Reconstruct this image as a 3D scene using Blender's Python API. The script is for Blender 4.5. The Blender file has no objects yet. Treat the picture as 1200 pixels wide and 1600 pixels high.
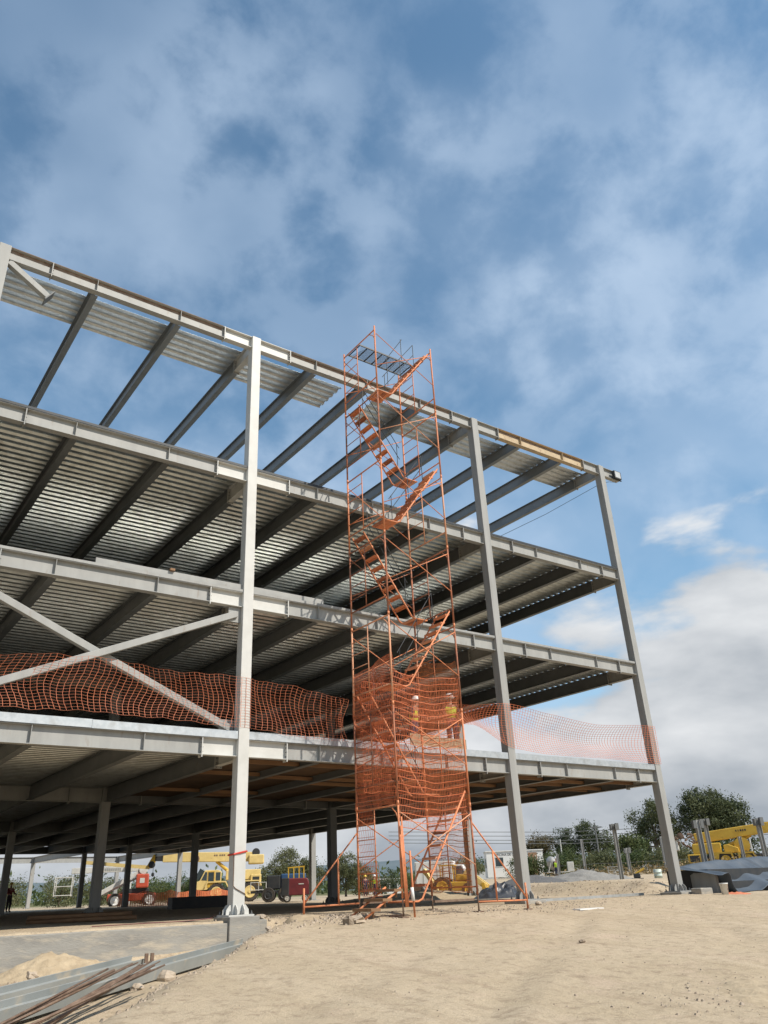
import bpy, math, random
import numpy as np
from mathutils import Vector, Matrix, noise
R = math.radians
random.seed(7)
scene = bpy.context.scene
col = scene.collection

# ------------------------------------------------------------------ camera
def cam_axes(yaw, pitch, roll):
    f = Vector((math.sin(yaw) * math.cos(pitch), math.cos(yaw) * math.cos(pitch), math.sin(pitch)))
    r = Vector((math.cos(yaw), -math.sin(yaw), 0)); u = r.cross(f)
    return r * math.cos(roll) + u * math.sin(roll), -r * math.sin(roll) + u * math.cos(roll), f
cd = bpy.data.cameras.new('camera'); cam = bpy.data.objects.new('camera', cd); col.objects.link(cam)
r_, u_, f_ = cam_axes(R(35.5248), R(26.1541), R(-2.2629))
cam.matrix_world = Matrix(((r_.x, u_.x, -f_.x, -8.9297), (r_.y, u_.y, -f_.y, -18.4065), (r_.z, u_.z, -f_.z, 0.4122), (0, 0, 0, 1)))
cd.sensor_fit = 'HORIZONTAL'; cd.sensor_width = 36.0; cd.lens = 36.0 * 1226.91 / 1200
cd.shift_x = 27.388 / 1200; cd.shift_y = -13.155 / 1200
cd.clip_start = 0.1; cd.clip_end = 9000
scene.camera = cam

# ------------------------------------------------------------------ render and exposure
scene.view_settings.view_transform = 'Standard'; scene.view_settings.look = 'None'
scene.view_settings.exposure = 0.05; scene.view_settings.gamma = 1.0
scene.view_settings.use_curve_mapping = False
scene.cycles.use_denoising = True
scene.cycles.max_bounces = 5; scene.cycles.diffuse_bounces = 2; scene.cycles.glossy_bounces = 3
scene.cycles.transparent_max_bounces = 8; scene.cycles.caustics_reflective = False; scene.cycles.caustics_refractive = False

# ------------------------------------------------------------------ sun and sky
SUN = Vector((0.33, -0.60, 0.73)).normalized()          # towards the sun
sl = bpy.data.lights.new('sun', 'SUN'); sun = bpy.data.objects.new('sun', sl); col.objects.link(sun)
sl.energy = 4.9; sl.angle = R(0.6); sl.color = (1.0, 0.93, 0.83)
sun.rotation_euler = SUN.to_track_quat('Z', 'Y').to_euler(); sun.location = SUN * 60

world = bpy.data.worlds.new('World'); scene.world = world; world.use_nodes = True
NT = world.node_tree; NT.nodes.clear()
def N(t, **k):
    n = NT.nodes.new(t)
    for a, b in k.items(): setattr(n, a, b)
    return n
def L(a, b): NT.links.new(a, b)
def MA(op, a, b=None, c=None, clamp=False):
    n = N('ShaderNodeMath', operation=op, use_clamp=clamp)
    for i, v in enumerate((a, b, c)):
        if v is None: continue
        if hasattr(v, 'links'): L(v, n.inputs[i])
        else: n.inputs[i].default_value = v
    return n.outputs[0]
def MIXC(fac, a, b):
    n = N('ShaderNodeMix', data_type='RGBA')
    for s, v in ((0, fac), (6, a), (7, b)):
        if hasattr(v, 'links'): L(v, n.inputs[s])
        else: n.inputs[s].default_value = v
    return n.outputs[2]
def SS(v, lo, hi):
    n = N('ShaderNodeMapRange', interpolation_type='SMOOTHSTEP'); L(v, n.inputs[0])
    n.inputs[1].default_value = lo; n.inputs[2].default_value = hi
    return n.outputs[0]
def NOI(vec, scale, det, rough, dist=0.0):
    n = N('ShaderNodeTexNoise'); L(vec, n.inputs['Vector']); n.inputs['Scale'].default_value = scale
    n.inputs['Detail'].default_value = det; n.inputs['Roughness'].default_value = rough; n.inputs['Distortion'].default_value = dist
    return n.outputs['Fac']
sky = N('ShaderNodeTexSky', sky_type='NISHITA', sun_disc=False)
sky.sun_elevation = math.asin(SUN.z); sky.sun_rotation = math.atan2(SUN.x, SUN.y)
sky.altitude = 0; sky.air_density = 1.0; sky.dust_density = 0.25; sky.ozone_density = 1.2
gen = N('ShaderNodeTexCoord').outputs['Generated']
sep = N('ShaderNodeSeparateXYZ'); L(gen, sep.inputs[0])
dx, dy, dz = sep.outputs
zz = MA('MAXIMUM', dz, 0.0)
def comb(x, y, z):
    n = N('ShaderNodeCombineXYZ')
    for i, v in enumerate((x, y, z)):
        if hasattr(v, 'links'): L(v, n.inputs[i])
        else: n.inputs[i].default_value = v
    return n.outputs[0]
zi = MA('ADD', zz, 0.10)
px, py = MA('DIVIDE', dx, zi), MA('DIVIDE', dy, zi)
flat = comb(px, py, 0.0)
# thin high veil, broken into soft patches
def SH(o): return comb(MA('ADD', dx, o), MA('ADD', dy, o * 0.37), MA('MULTIPLY', dz, 1.25))
n1 = NOI(SH(4.3), 2.0, 3, 0.5, 0.1); n2 = NOI(SH(2.0), 7.5, 8, 0.55, 0.12); n3 = NOI(SH(6.1), 4.2, 5, 0.5, 0.15)
cover = SS(n1, 0.34, 0.60); patch = SS(n2, 0.38, 0.60); soft = SS(n3, 0.36, 0.66)
veil = MA('ADD', MA('MULTIPLY_ADD', MA('MULTIPLY_ADD', soft, 0.75, 0.25), MA('MULTIPLY', SS(dz, 0.60, 0.38), 0.32), 0.05), MA('ADD', MA('MULTIPLY', MA('MULTIPLY', cover, soft), 0.36), MA('MULTIPLY', MA('MULTIPLY', patch, MA('MULTIPLY_ADD', cover, 0.60, 0.40)), 0.40)), clamp=True)
# heaped clouds near the horizon
low = comb(MA('MULTIPLY', dx, 3.1), MA('MULTIPLY', dy, 3.1), MA('MULTIPLY', dz, 7.0))
c1 = NOI(low, 1.25, 9, 0.50, 0.15)
lowb = comb(MA('MULTIPLY', dx, 3.1), MA('MULTIPLY', dy, 3.1), MA('MULTIPLY_ADD', dz, 7.0, 0.42))
c2 = NOI(lowb, 1.25, 5, 0.50, 0.15)
thr = MA('MULTIPLY_ADD', dz, 1.15, 0.135)
heap = SS(MA('SUBTRACT', c1, thr), 0.0, 0.11)
shade = MA('ADD', MA('MULTIPLY', MA('SUBTRACT', c1, c2), 2.5), MA('MULTIPLY_ADD', dz, 1.3, 0.30), clamp=True)
ccol = MIXC(shade, (0.40, 0.445, 0.50, 1), (0.86, 0.88, 0.90, 1))
b_sky = N('ShaderNodeBackground'); tint = N('ShaderNodeMix', data_type='RGBA', blend_type='MULTIPLY'); tint.inputs[0].default_value = 1.0; L(sky.outputs[0], tint.inputs[6]); tint.inputs[7].default_value = (0.74, 1.0, 1.0, 1); L(tint.outputs[2], b_sky.inputs[0]); b_sky.inputs[1].default_value = 0.15
b_veil = N('ShaderNodeBackground'); b_veil.inputs[0].default_value = (0.49, 0.615, 0.78, 1); b_veil.inputs[1].default_value = 1.08
b_heap = N('ShaderNodeBackground'); L(ccol, b_heap.inputs[0]); b_heap.inputs[1].default_value = 0.92
m1 = N('ShaderNodeMixShader'); L(veil, m1.inputs[0]); L(b_sky.outputs[0], m1.inputs[1]); L(b_veil.outputs[0], m1.inputs[2])
m2 = N('ShaderNodeMixShader'); L(heap, m2.inputs[0]); L(m1.outputs[0], m2.inputs[1]); L(b_heap.outputs[0], m2.inputs[2])
L(m2.outputs[0], N('ShaderNodeOutputWorld').inputs[0])

# ------------------------------------------------------------------ materials
MATS = {}
def mat(name, c1, c2=None, rough=0.6, metal=0.0, scale=4.0, lo=0.35, hi=0.7, detail=5, bump=0.0, bscale=30.0,
        stretch=(1, 1, 1), spec=0.4, c3=None, s3=20.0, lo3=0.6, hi3=0.72, trans=0.0):
    m = bpy.data.materials.new(name); m.use_nodes = True; t = m.node_tree; nd, lk = t.nodes, t.links
    b = nd['Principled BSDF']; b.inputs['Roughness'].default_value = rough; b.inputs['Metallic'].default_value = metal
    b.inputs['Specular IOR Level'].default_value = spec
    c1 = (*c1, 1); c2 = (*c2, 1) if c2 else tuple(x * 0.82 for x in c1[:3]) + (1,)
    tc = nd.new('ShaderNodeTexCoord'); mp = nd.new('ShaderNodeMapping'); mp.inputs['Scale'].default_value = stretch
    lk.new(tc.outputs['Object'], mp.inputs[0])
    def noi(sc, dt):
        n = nd.new('ShaderNodeTexNoise'); n.inputs['Scale'].default_value = sc; n.inputs['Detail'].default_value = dt
        n.inputs['Roughness'].default_value = 0.6; lk.new(mp.outputs[0], n.inputs['Vector']); return n.outputs['Fac']
    def ramp(f, a, z):
        r = nd.new('ShaderNodeMapRange'); lk.new(f, r.inputs[0]); r.inputs[1].default_value = a; r.inputs[2].default_value = z; return r.outputs[0]
    def mix(f, a, z):
        x = nd.new('ShaderNodeMix'); x.data_type = 'RGBA'; lk.new(f, x.inputs[0])
        for i, v in ((6, a), (7, z)):
            if hasattr(v, 'links'): lk.new(v, x.inputs[i])
            else: x.inputs[i].default_value = v
        return x.outputs[2]
    c = mix(ramp(noi(scale, detail), lo, hi), c1, c2)
    if c3: c = mix(ramp(noi(s3, 6), lo3, hi3), c, (*c3, 1))
    lk.new(c, b.inputs['Base Color'])
    if bump:
        bp = nd.new('ShaderNodeBump'); bp.inputs['Strength'].default_value = bump; bp.inputs['Distance'].default_value = 0.02
        lk.new(noi(bscale, 5), bp.inputs['Height']); lk.new(bp.outputs[0], b.inputs['Normal'])
    if trans:
        tr = nd.new('ShaderNodeBsdfTranslucent'); lk.new(c, tr.inputs[0]); ms = nd.new('ShaderNodeMixShader'); ms.inputs[0].default_value = trans
        lk.new(b.outputs[0], ms.inputs[1]); lk.new(tr.outputs[0], ms.inputs[2]); lk.new(ms.outputs[0], nd['Material Output'].inputs[0])
    MATS[name] = m
    return m
mat('white_paint', (0.60, 0.595, 0.56), (0.53, 0.525, 0.49), rough=0.5, scale=2.5, c3=(0.5, 0.42, 0.33), s3=9, lo3=0.70, hi3=0.80)
mat('grey_primer', (0.345, 0.345, 0.33), (0.28, 0.28, 0.265), rough=0.55, scale=1.6, stretch=(2.5, 2.5, 0.4), c3=(0.23, 0.20, 0.165), s3=4, lo3=0.60, hi3=0.78)
mat('pale_primer', (0.365, 0.365, 0.345), (0.30, 0.30, 0.285), rough=0.55, scale=1.4, stretch=(2.2, 2.2, 0.6), c3=(0.26, 0.215, 0.17), s3=3.5, lo3=0.60, hi3=0.76)
mat('dark_shade_primer', (0.165, 0.17, 0.168), (0.125, 0.13, 0.128), rough=0.5, scale=1.5, c3=(0.13, 0.11, 0.09), s3=5, lo3=0.62, hi3=0.8)  # dark steel parts; for floor beams, shade under the decks is in the colour
mat('tan_primer', (0.52, 0.41, 0.26), (0.42, 0.32, 0.20), rough=0.6, scale=3, c3=(0.24, 0.13, 0.07), s3=5, lo3=0.56, hi3=0.75)
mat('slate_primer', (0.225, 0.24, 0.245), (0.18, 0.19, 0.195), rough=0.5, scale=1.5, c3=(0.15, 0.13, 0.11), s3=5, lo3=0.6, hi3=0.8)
mat('rust_flange', (0.20, 0.12, 0.08), (0.30, 0.24, 0.19), rough=0.75, scale=5)
mat('galvanised', (0.62, 0.64, 0.64), (0.50, 0.53, 0.54), rough=0.42, metal=0.75, scale=7, detail=3, c3=(0.42, 0.42, 0.40), s3=3, lo3=0.5, hi3=0.75)
mat('deck_steel', (0.60, 0.62, 0.60), (0.47, 0.49, 0.47), rough=0.36, metal=0.80, scale=5, detail=4, c3=(0.30, 0.29, 0.26), s3=2, lo3=0.5, hi3=0.8)
mat('concrete', (0.34, 0.325, 0.29), (0.22, 0.21, 0.19), rough=0.9, scale=1.5, bump=0.4, bscale=22, stretch=(0.55, 1, 2.2), c3=(0.44, 0.39, 0.31), s3=3.1, lo3=0.50, hi3=0.68)
mat('scaffold_orange', (0.68, 0.25, 0.11), (0.56, 0.20, 0.09), rough=0.6, scale=5, c3=(0.25, 0.135, 0.09), s3=9, lo3=0.56, hi3=0.74)
mat('scaffold_faded', (0.70, 0.34, 0.19), (0.58, 0.27, 0.15), rough=0.65, scale=5, c3=(0.42, 0.36, 0.29), s3=7, lo3=0.56, hi3=0.72)
mat('scaffold_rusty', (0.46, 0.165, 0.08), (0.32, 0.125, 0.07), rough=0.7, scale=6, c3=(0.17, 0.09, 0.06), s3=8, lo3=0.48, hi3=0.66)
mat('net_orange', (0.82, 0.255, 0.11), (0.70, 0.21, 0.09), rough=0.6, scale=2, trans=0.3)
mat('net_shade_brown', (0.74, 0.25, 0.12), (0.58, 0.19, 0.10), rough=0.6, scale=2, trans=0.25)  # browner copy of the orange, shade on the left net put into its colour
mat('net_gold', (0.70, 0.29, 0.11), (0.56, 0.21, 0.085), rough=0.6, scale=2, trans=0.3)
mat('black_steel', (0.035, 0.04, 0.045), (0.055, 0.055, 0.055), rough=0.5, metal=0.2)
mat('timber', (0.29, 0.165, 0.085), (0.19, 0.11, 0.06), rough=0.8, scale=3, stretch=(0.3, 3, 3), bump=0.2)
mat('rusty_pipe', (0.13, 0.08, 0.055), (0.25, 0.175, 0.125), rough=0.8, scale=6, bump=0.3, bscale=60)
mat('beam_grey', (0.30, 0.315, 0.305), (0.24, 0.255, 0.245), rough=0.55, scale=1.2, c3=(0.46, 0.39, 0.29), s3=2.0, lo3=0.55, hi3=0.75)
mat('yellow_paint', (0.66, 0.43, 0.06), (0.56, 0.34, 0.045), rough=0.45, scale=2, c3=(0.3, 0.18, 0.07), s3=5, lo3=0.62, hi3=0.78)
mat('pale_yellow', (0.78, 0.60, 0.25), (0.66, 0.50, 0.20), rough=0.5, scale=2, c3=(0.34, 0.24, 0.11), s3=5, lo3=0.62, hi3=0.78)
mat('tyre', (0.028, 0.026, 0.024), (0.09, 0.075, 0.06), rough=0.9, scale=6)
mat('glass', (0.03, 0.045, 0.05), (0.05, 0.065, 0.07), rough=0.08, spec=0.8)
mat('red_paint', (0.50, 0.085, 0.04), (0.40, 0.07, 0.04), rough=0.5, scale=3, c3=(0.35, 0.25, 0.18), s3=5, lo3=0.6, hi3=0.78)
mat('maroon_paint', (0.17, 0.03, 0.035), (0.12, 0.025, 0.03), rough=0.45, scale=3)
mat('blue_paint', (0.035, 0.09, 0.20), (0.03, 0.07, 0.15), rough=0.45, scale=3)
mat('machine_white', (0.62, 0.62, 0.58), (0.48, 0.47, 0.43), rough=0.5, scale=3)
mat('office_white', (0.80, 0.80, 0.77), (0.74, 0.74, 0.71), rough=0.55, scale=2)
mat('brown_door', (0.36, 0.22, 0.13), (0.28, 0.17, 0.10), rough=0.6, scale=3)
mat('letter_dark', (0.04, 0.04, 0.045), rough=0.6)
mat('tarp_blue', (0.085, 0.105, 0.13), (0.06, 0.078, 0.10), rough=0.62, scale=1.5, bump=0.25, bscale=9)
mat('tarp_black', (0.03, 0.033, 0.04), (0.05, 0.05, 0.055), rough=0.35, scale=4, bump=0.3, bscale=12)
mat('gravel_grey', (0.30, 0.285, 0.26), (0.21, 0.20, 0.18), rough=0.95, scale=14, bump=0.9, bscale=30)
mat('gravel_dark', (0.10, 0.10, 0.10), (0.17, 0.165, 0.16), rough=0.95, scale=14, bump=0.9, bscale=30)
mat('soil_pile', (0.47, 0.375, 0.25), (0.35, 0.27, 0.175), rough=0.95, scale=5, bump=0.9, bscale=16)
mat('rock', (0.47, 0.39, 0.30), (0.33, 0.26, 0.19), rough=0.95, scale=6, bump=0.7, bscale=20)
mat('rock_dark', (0.22, 0.17, 0.12), (0.30, 0.24, 0.18), rough=0.95, scale=6, bump=0.7, bscale=20)
mat('bark', (0.22, 0.18, 0.14), (0.13, 0.10, 0.08), rough=0.9, scale=5, bump=0.4)
for nm, a, b in (('leaf_eucalyptus', (0.085, 0.105, 0.048), (0.14, 0.155, 0.075)), ('leaf_dark', (0.05, 0.07, 0.032), (0.09, 0.11, 0.05)),
                 ('leaf_olive', (0.105, 0.120, 0.055), (0.17, 0.175, 0.085)), ('leaf_shrub', (0.060, 0.090, 0.032), (0.125, 0.145, 0.055)),
                 ('leaf_brown', (0.15, 0.115, 0.055), (0.10, 0.10, 0.05)), ('leaf_dry', (0.30, 0.215, 0.11), (0.20, 0.16, 0.08))):
    mat(nm, a, b, rough=0.65, scale=0.55, lo=0.4, hi=0.62, trans=0.25, spec=0.25)
mat('hill_haze', (0.10, 0.135, 0.15), (0.13, 0.16, 0.17), rough=1.0, scale=0.01)  # bluish scrub green, distance haze mixed into the colour
mat('skin', (0.42, 0.24, 0.16), rough=0.6); mat('vest_lime', (0.52, 0.78, 0.05), (0.46, 0.70, 0.05), rough=0.6)
mat('cloth_navy', (0.03, 0.04, 0.075), rough=0.85); mat('cloth_dark', (0.045, 0.03, 0.035), rough=0.85); mat('cloth_red', (0.22, 0.035, 0.03), rough=0.85)
mat('helmet_white', (0.8, 0.8, 0.78), rough=0.35); mat('helmet_yellow', (0.72, 0.5, 0.04), rough=0.35); mat('boot', (0.05, 0.035, 0.025), rough=0.8)
mat('plastic_white', (0.78, 0.78, 0.75), rough=0.5); mat('tape_red', (0.62, 0.06, 0.04), rough=0.5)
mat('barrel_green', (0.50, 0.60, 0.54), (0.6, 0.66, 0.6), rough=0.5)
mat('lamp_glass', (0.55, 0.56, 0.55), rough=0.2, spec=0.6)
mat('reflective', (0.75, 0.75, 0.72), rough=0.4)
M = MATS

# ------------------------------------------------------------------ mesh helpers
def basis(d, up=Vector((0, 0, 1))):
    d = d.normalized()
    if abs(d.dot(up)) > 0.999: up = Vector((0, 1, 0)) if abs(d.y) < 0.9 else Vector((1, 0, 0))
    s = d.cross(up).normalized(); return d, s, s.cross(d).normalized()
class MB:
    def __init__(self): self.v = []; self.f = []
    def add(self, vs, fs):
        o = len(self.v); self.v += [tuple(p) for p in vs]; self.f += [tuple(i + o for i in q) for q in fs]; return self
    def box(self, a, b):
        x0, y0, z0 = a; x1, y1, z1 = b
        return self.add([(x0, y0, z0), (x1, y0, z0), (x1, y1, z0), (x0, y1, z0), (x0, y0, z1), (x1, y0, z1), (x1, y1, z1), (x0, y1, z1)],
                        [(0, 3, 2, 1), (4, 5, 6, 7), (0, 1, 5, 4), (1, 2, 6, 5), (2, 3, 7, 6), (3, 0, 4, 7)])
    def cbox(self, c, s): return self.box([c[i] - s[i] / 2 for i in range(3)], [c[i] + s[i] / 2 for i in range(3)])
    def bar(self, p, q, w, h, up=(0, 0, 1), off=(0, 0)):
        p, q = Vector(p), Vector(q); d, s, t = basis(q - p, Vector(up)); vs = []
        for e in (p, q):
            for a, b in ((-1, -1), (1, -1), (1, 1), (-1, 1)): vs.append(e + s * (a * w / 2 + off[0]) + t * (b * h / 2 + off[1]))
        return self.add(vs, [(0, 1, 2, 3), (7, 6, 5, 4), (0, 4, 5, 1), (1, 5, 6, 2), (2, 6, 7, 3), (3, 7, 4, 0)])
    def tube(self, p, q, r, n=8, r2=None):
        return self.path([p, q], [r, r if r2 is None else r2], n)
    def path(self, pts, r, n=8):
        pts = [Vector(p) for p in pts]; k = len(pts); rs = r if isinstance(r, (list, tuple)) else [r] * k; vs = []; fs = []; s = None
        for i in range(k):
            d = (pts[min(i + 1, k - 1)] - pts[max(i - 1, 0)])
            if s is None: _, s, t = basis(d)
            else:
                d = d.normalized(); s = (s - d * s.dot(d)).normalized(); t = s.cross(d).normalized()
            for j in range(n):
                a = 2 * math.pi * j / n; vs.append(pts[i] + (s * math.cos(a) + t * math.sin(a)) * rs[i])
        for i in range(k - 1):
            for j in range(n): fs.append((i * n + j, i * n + (j + 1) % n, (i + 1) * n + (j + 1) % n, (i + 1) * n + j))
        fs.append(tuple(range(n))[::-1]); fs.append(tuple((k - 1) * n + j for j in range(n)))
        return self.add(vs, fs)
    def ibeam(self, p, q, H, B, tf=0.016, tw=0.012, up=(0, 0, 1)):
        # p, q on the underside centre line
        u = Vector(up); p, q = Vector(p), Vector(q)
        self.bar(p, q, B, tf, up, (0, tf / 2)); self.bar(p, q, tw, H - 2 * tf, up, (0, H / 2)); return self.bar(p, q, B, tf, up, (0, H - tf / 2))
    def lathe(self, c, prof, n=16, axis='z'):
        vs = []; fs = []; c = Vector(c); k = len(prof)
        for r, h in prof:
            for j in range(n):
                a = 2 * math.pi * j / n; x, y = r * math.cos(a), r * math.sin(a)
                vs.append(c + (Vector((x, y, h)) if axis == 'z' else Vector((x, h, y)) if axis == 'y' else Vector((h, x, y))))
        for i in range(k - 1):
            for j in range(n): fs.append((i * n + j, i * n + (j + 1) % n, (i + 1) * n + (j + 1) % n, (i + 1) * n + j))
        fs.append(tuple(range(n))[::-1]); fs.append(tuple((k - 1) * n + j for j in range(n)))
        return self.add(vs, fs)
    def prism(self, pts, y0, y1):          # outline in x-z, extruded along y
        n = len(pts); vs = [(x, y0, z) for x, z in pts] + [(x, y1, z) for x, z in pts]
        fs = [tuple(range(n)), tuple(range(2 * n - 1, n - 1, -1))] + [(i, (i + 1) % n + 0, (i + 1) % n + n, i + n)[::-1] for i in range(n)]
        return self.add(vs, fs)
    def build(self, name, m, parent=None, local=False, smooth=False, bevel=0.0):
        me = bpy.data.meshes.new(name); me.from_pydata(self.v, [], self.f); me.validate()
        me.materials.append(M[m] if isinstance(m, str) else m)
        if smooth: me.polygons.foreach_set('use_smooth', [True] * len(me.polygons))
        o = bpy.data.objects.new(name, me); col.objects.link(o)
        if parent is not None:
            o.parent = parent
            if not local and parent.parent is None and parent.type == 'EMPTY': o.location = -parent.location
        if bevel:
            b = o.modifiers.new('bevel', 'BEVEL'); b.width = bevel; b.segments = 2; b.limit_method = 'ANGLE'
        return o
def tag(o, label=None, cat=None, group=None, kind=None):
    for k, v in (('label', label), ('category', cat), ('group', group), ('kind', kind)):
        if v: o[k] = v
    return o
def thing(name, label, cat, loc=(0, 0, 0), rz=0.0, group=None):
    o = bpy.data.objects.new(name, None); col.objects.link(o); o.location = loc; o.rotation_euler = (0, 0, rz); o.empty_display_size = 0.3
    return tag(o, label, cat, group)
def sm(a, b, x):
    t = min(1, max(0, (x - a) / (b - a))); return t * t * (3 - 2 * t)
def fbm(x, y, z=0.0, o=4):
    s = 0; a = 0.5
    for _ in range(o):
        s += a * noise.noise((x, y, z)); x *= 2.03; y *= 2.03; z += 7.1; a *= 0.5
    return s

# ------------------------------------------------------------------ ground
XB, XC, XD = 9.294, 16.555, -7.592
W = 0.30
def H(x, y, fine=True):
    s = -y
    b = -0.12 - 0.058 * min(max(0, s - 1), 19)
    if s > 0:
        t = -(-0.62 * (y + 0.3) + 0.785 * (x - 0.55))
        tr = sm(-0.80, -0.08, t + 0.22 * noise.noise((x * 0.9, y * 0.9, 3))) * sm(0.02, 0.30, s)
        b = b + (min(b, -0.66 - 0.036 * (0.4 - x)) - b) * tr
    xb = max(18.0 + 0.25 * max(0, y - 4), 0.84 * (y + 18.4) - 9.5) + 0.8 * noise.noise((y * 0.3, 5, 1))
    te = sm(xb, xb + 2.2, x) * sm(2.0, 4.2, y)
    b += te * (0.50 + 0.55 * sm(26, 50, x) + 0.35 * sm(55, 110, x))
    b += te * (0.12 * fbm(x * 0.5, y * 0.5, 2)) + 0.45 * te * (1 - te) * fbm(x * 1.3, y * 1.3, 6)
    if fine and abs(x) < 60 and abs(y) < 60:
        f = 1.0 if y < 0.3 else 0.5
        b += f * (0.045 * fbm(x * 0.45, y * 0.45, 1) + 0.030 * fbm(x * 2.3, y * 2.3, 5))
        # wheel ruts in front of the frame
        if y < -2:
            ru = x * 0.60 - y * 0.80 + 0.5 * noise.noise((x * 0.12, y * 0.12, 9))
            b += (-0.05 * (math.exp(-((ru % 4.6 - 1.1) / 0.24) ** 2) + math.exp(-((ru % 4.6 - 2.8) / 0.24) ** 2)) + 0.025 * (math.exp(-((ru % 4.6 - 1.55) / 0.16) ** 2) + math.exp(-((ru % 4.6 - 3.25) / 0.16) ** 2))) * (0.5 + noise.noise((x * 0.25, y * 0.25, 4))) * sm(2, 5, s)
    return b
def axis(a, b, st, far, g=1.16):
    v = list(np.arange(a, b, st)); h = st
    while v[-1] < far: h *= g; v.append(v[-1] + h)
    h = st; lo = []
    x = a
    while x > -far: h *= g; x -= h; lo.append(x)
    return lo[::-1] + v
def ground():
    xs = axis(-13, 21, 0.17, 5000); ys = []
    ys = [y for y in axis(-19.5, 8, 0.17, 5000) if not (-0.5 < y < 0.3)] + list(np.arange(-0.48, 0.3, 0.06)); ys.sort()
    vs = [(x, y, H(x, y)) for y in ys for x in xs]; n = len(xs)
    fs = [(j * n + i, j * n + i + 1, (j + 1) * n + i + 1, (j + 1) * n + i) for j in range(len(ys) - 1) for i in range(n - 1)]
    b = MB(); b.v = vs; b.f = fs
    m = bpy.data.materials.new('dry_soil'); m.use_nodes = True; t = m.node_tree; nd, lk = t.nodes, t.links
    p = nd['Principled BSDF']; p.inputs['Roughness'].default_value = 0.97; p.inputs['Specular IOR Level'].default_value = 0.12
    tc = nd.new('ShaderNodeTexCoord')
    def noi(sc, dt, st=(1, 1, 1), rot=0, ro=0.6):
        mp = nd.new('ShaderNodeMapping'); mp.inputs['Scale'].default_value = st; mp.inputs['Rotation'].default_value = (0, 0, rot); lk.new(tc.outputs['Object'], mp.inputs[0])
        n_ = nd.new('ShaderNodeTexNoise'); n_.inputs['Scale'].default_value = sc; n_.inputs['Detail'].default_value = dt; n_.inputs['Roughness'].default_value = ro
        lk.new(mp.outputs[0], n_.inputs['Vector']); return n_.outputs['Fac']
    def rmp(f, a, z):
        r = nd.new('ShaderNodeMapRange'); lk.new(f, r.inputs[0]); r.inputs[1].default_value = a; r.inputs[2].default_value = z; return r.outputs[0]
    def mix(f, a, z):
        x = nd.new('ShaderNodeMix'); x.data_type = 'RGBA'; lk.new(f, x.inputs[0])
        for i, v in ((6, a), (7, z)):
            if hasattr(v, 'links'): lk.new(v, x.inputs[i])
            else: x.inputs[i].default_value = v
        return x.outputs[2]
    c = mix(rmp(noi(0.35, 6), 0.38, 0.66), (0.51, 0.412, 0.288, 1), (0.45, 0.36, 0.243, 1))
    c = mix(rmp(noi(0.9, 7, (1, 0.10, 1), R(-37)), 0.46, 0.70), c, (0.535, 0.435, 0.31, 1))
    c = mix(rmp(noi(1.6, 6, (1, 0.07, 1), R(-30)), 0.56, 0.74), c, (0.37, 0.285, 0.195, 1))
    c = mix(rmp(noi(1.1, 8, ro=0.65), 0.54, 0.74), c, (0.52, 0.405, 0.295, 1))
    c = mix(rmp(noi(5, 8, ro=0.7), 0.50, 0.68), c, (0.335, 0.26, 0.18, 1))
    c = mix(rmp(noi(15, 7, ro=0.75), 0.56, 0.76), c, (0.33, 0.26, 0.18, 1))
    c = mix(rmp(noi(38, 6, ro=0.75), 0.55, 0.72), c, (0.28, 0.22, 0.155, 1))
    c = mix(rmp(noi(48, 5), 0.60, 0.70), c, (0.60, 0.51, 0.39, 1))
    # grass and scrub far out
    gp = nd.new('ShaderNodeSeparateXYZ'); lk.new(tc.outputs['Object'], gp.inputs[0])
    ln = nd.new('ShaderNodeVectorMath'); ln.operation = 'LENGTH'; lk.new(tc.outputs['Object'], ln.inputs[0])
    c = mix(rmp(ln.outputs['Value'], 70, 120), c, (0.13, 0.13, 0.06, 1))
    lk.new(c, p.inputs['Base Color'])
    b1 = nd.new('ShaderNodeBump'); b1.inputs['Strength'].default_value = 0.75; b1.inputs['Distance'].default_value = 0.05; lk.new(noi(7, 9, ro=0.72), b1.inputs['Height'])
    b2 = nd.new('ShaderNodeBump'); b2.inputs['Strength'].default_value = 0.6; b2.inputs['Distance'].default_value = 0.012; lk.new(noi(60, 5, ro=0.7), b2.inputs['Height'])
    lk.new(b1.outputs[0], b2.inputs['Normal']); lk.new(b2.outputs[0], p.inputs['Normal'])
    tag(b.build('ground', m, smooth=True), kind='structure')
ground()

# hills on the horizon
def hills():
    b = MB(); vs = []; fs = []; n = 90; k = 5
    for j in range(k):
        for i in range(n):
            a = R(-15 + 130 * i / (n - 1)); d = 2600 + 500 * j
            hgt = (22 + 95 * max(0, 0.5 + 1.4 * fbm(i * 0.055, 3.3, 1))) * [0, 0.7, 1, 0.6, 0][j]
            vs.append((math.sin(a) * d, math.cos(a) * d, hgt - 4))
    for j in range(k - 1):
        for i in range(n - 1): fs.append((j * n + i, j * n + i + 1, (j + 1) * n + i + 1, (j + 1) * n + i))
    b.add(vs, fs); tag(b.build('hills', 'hill_haze', smooth=True), kind='structure')
hills()

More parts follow.
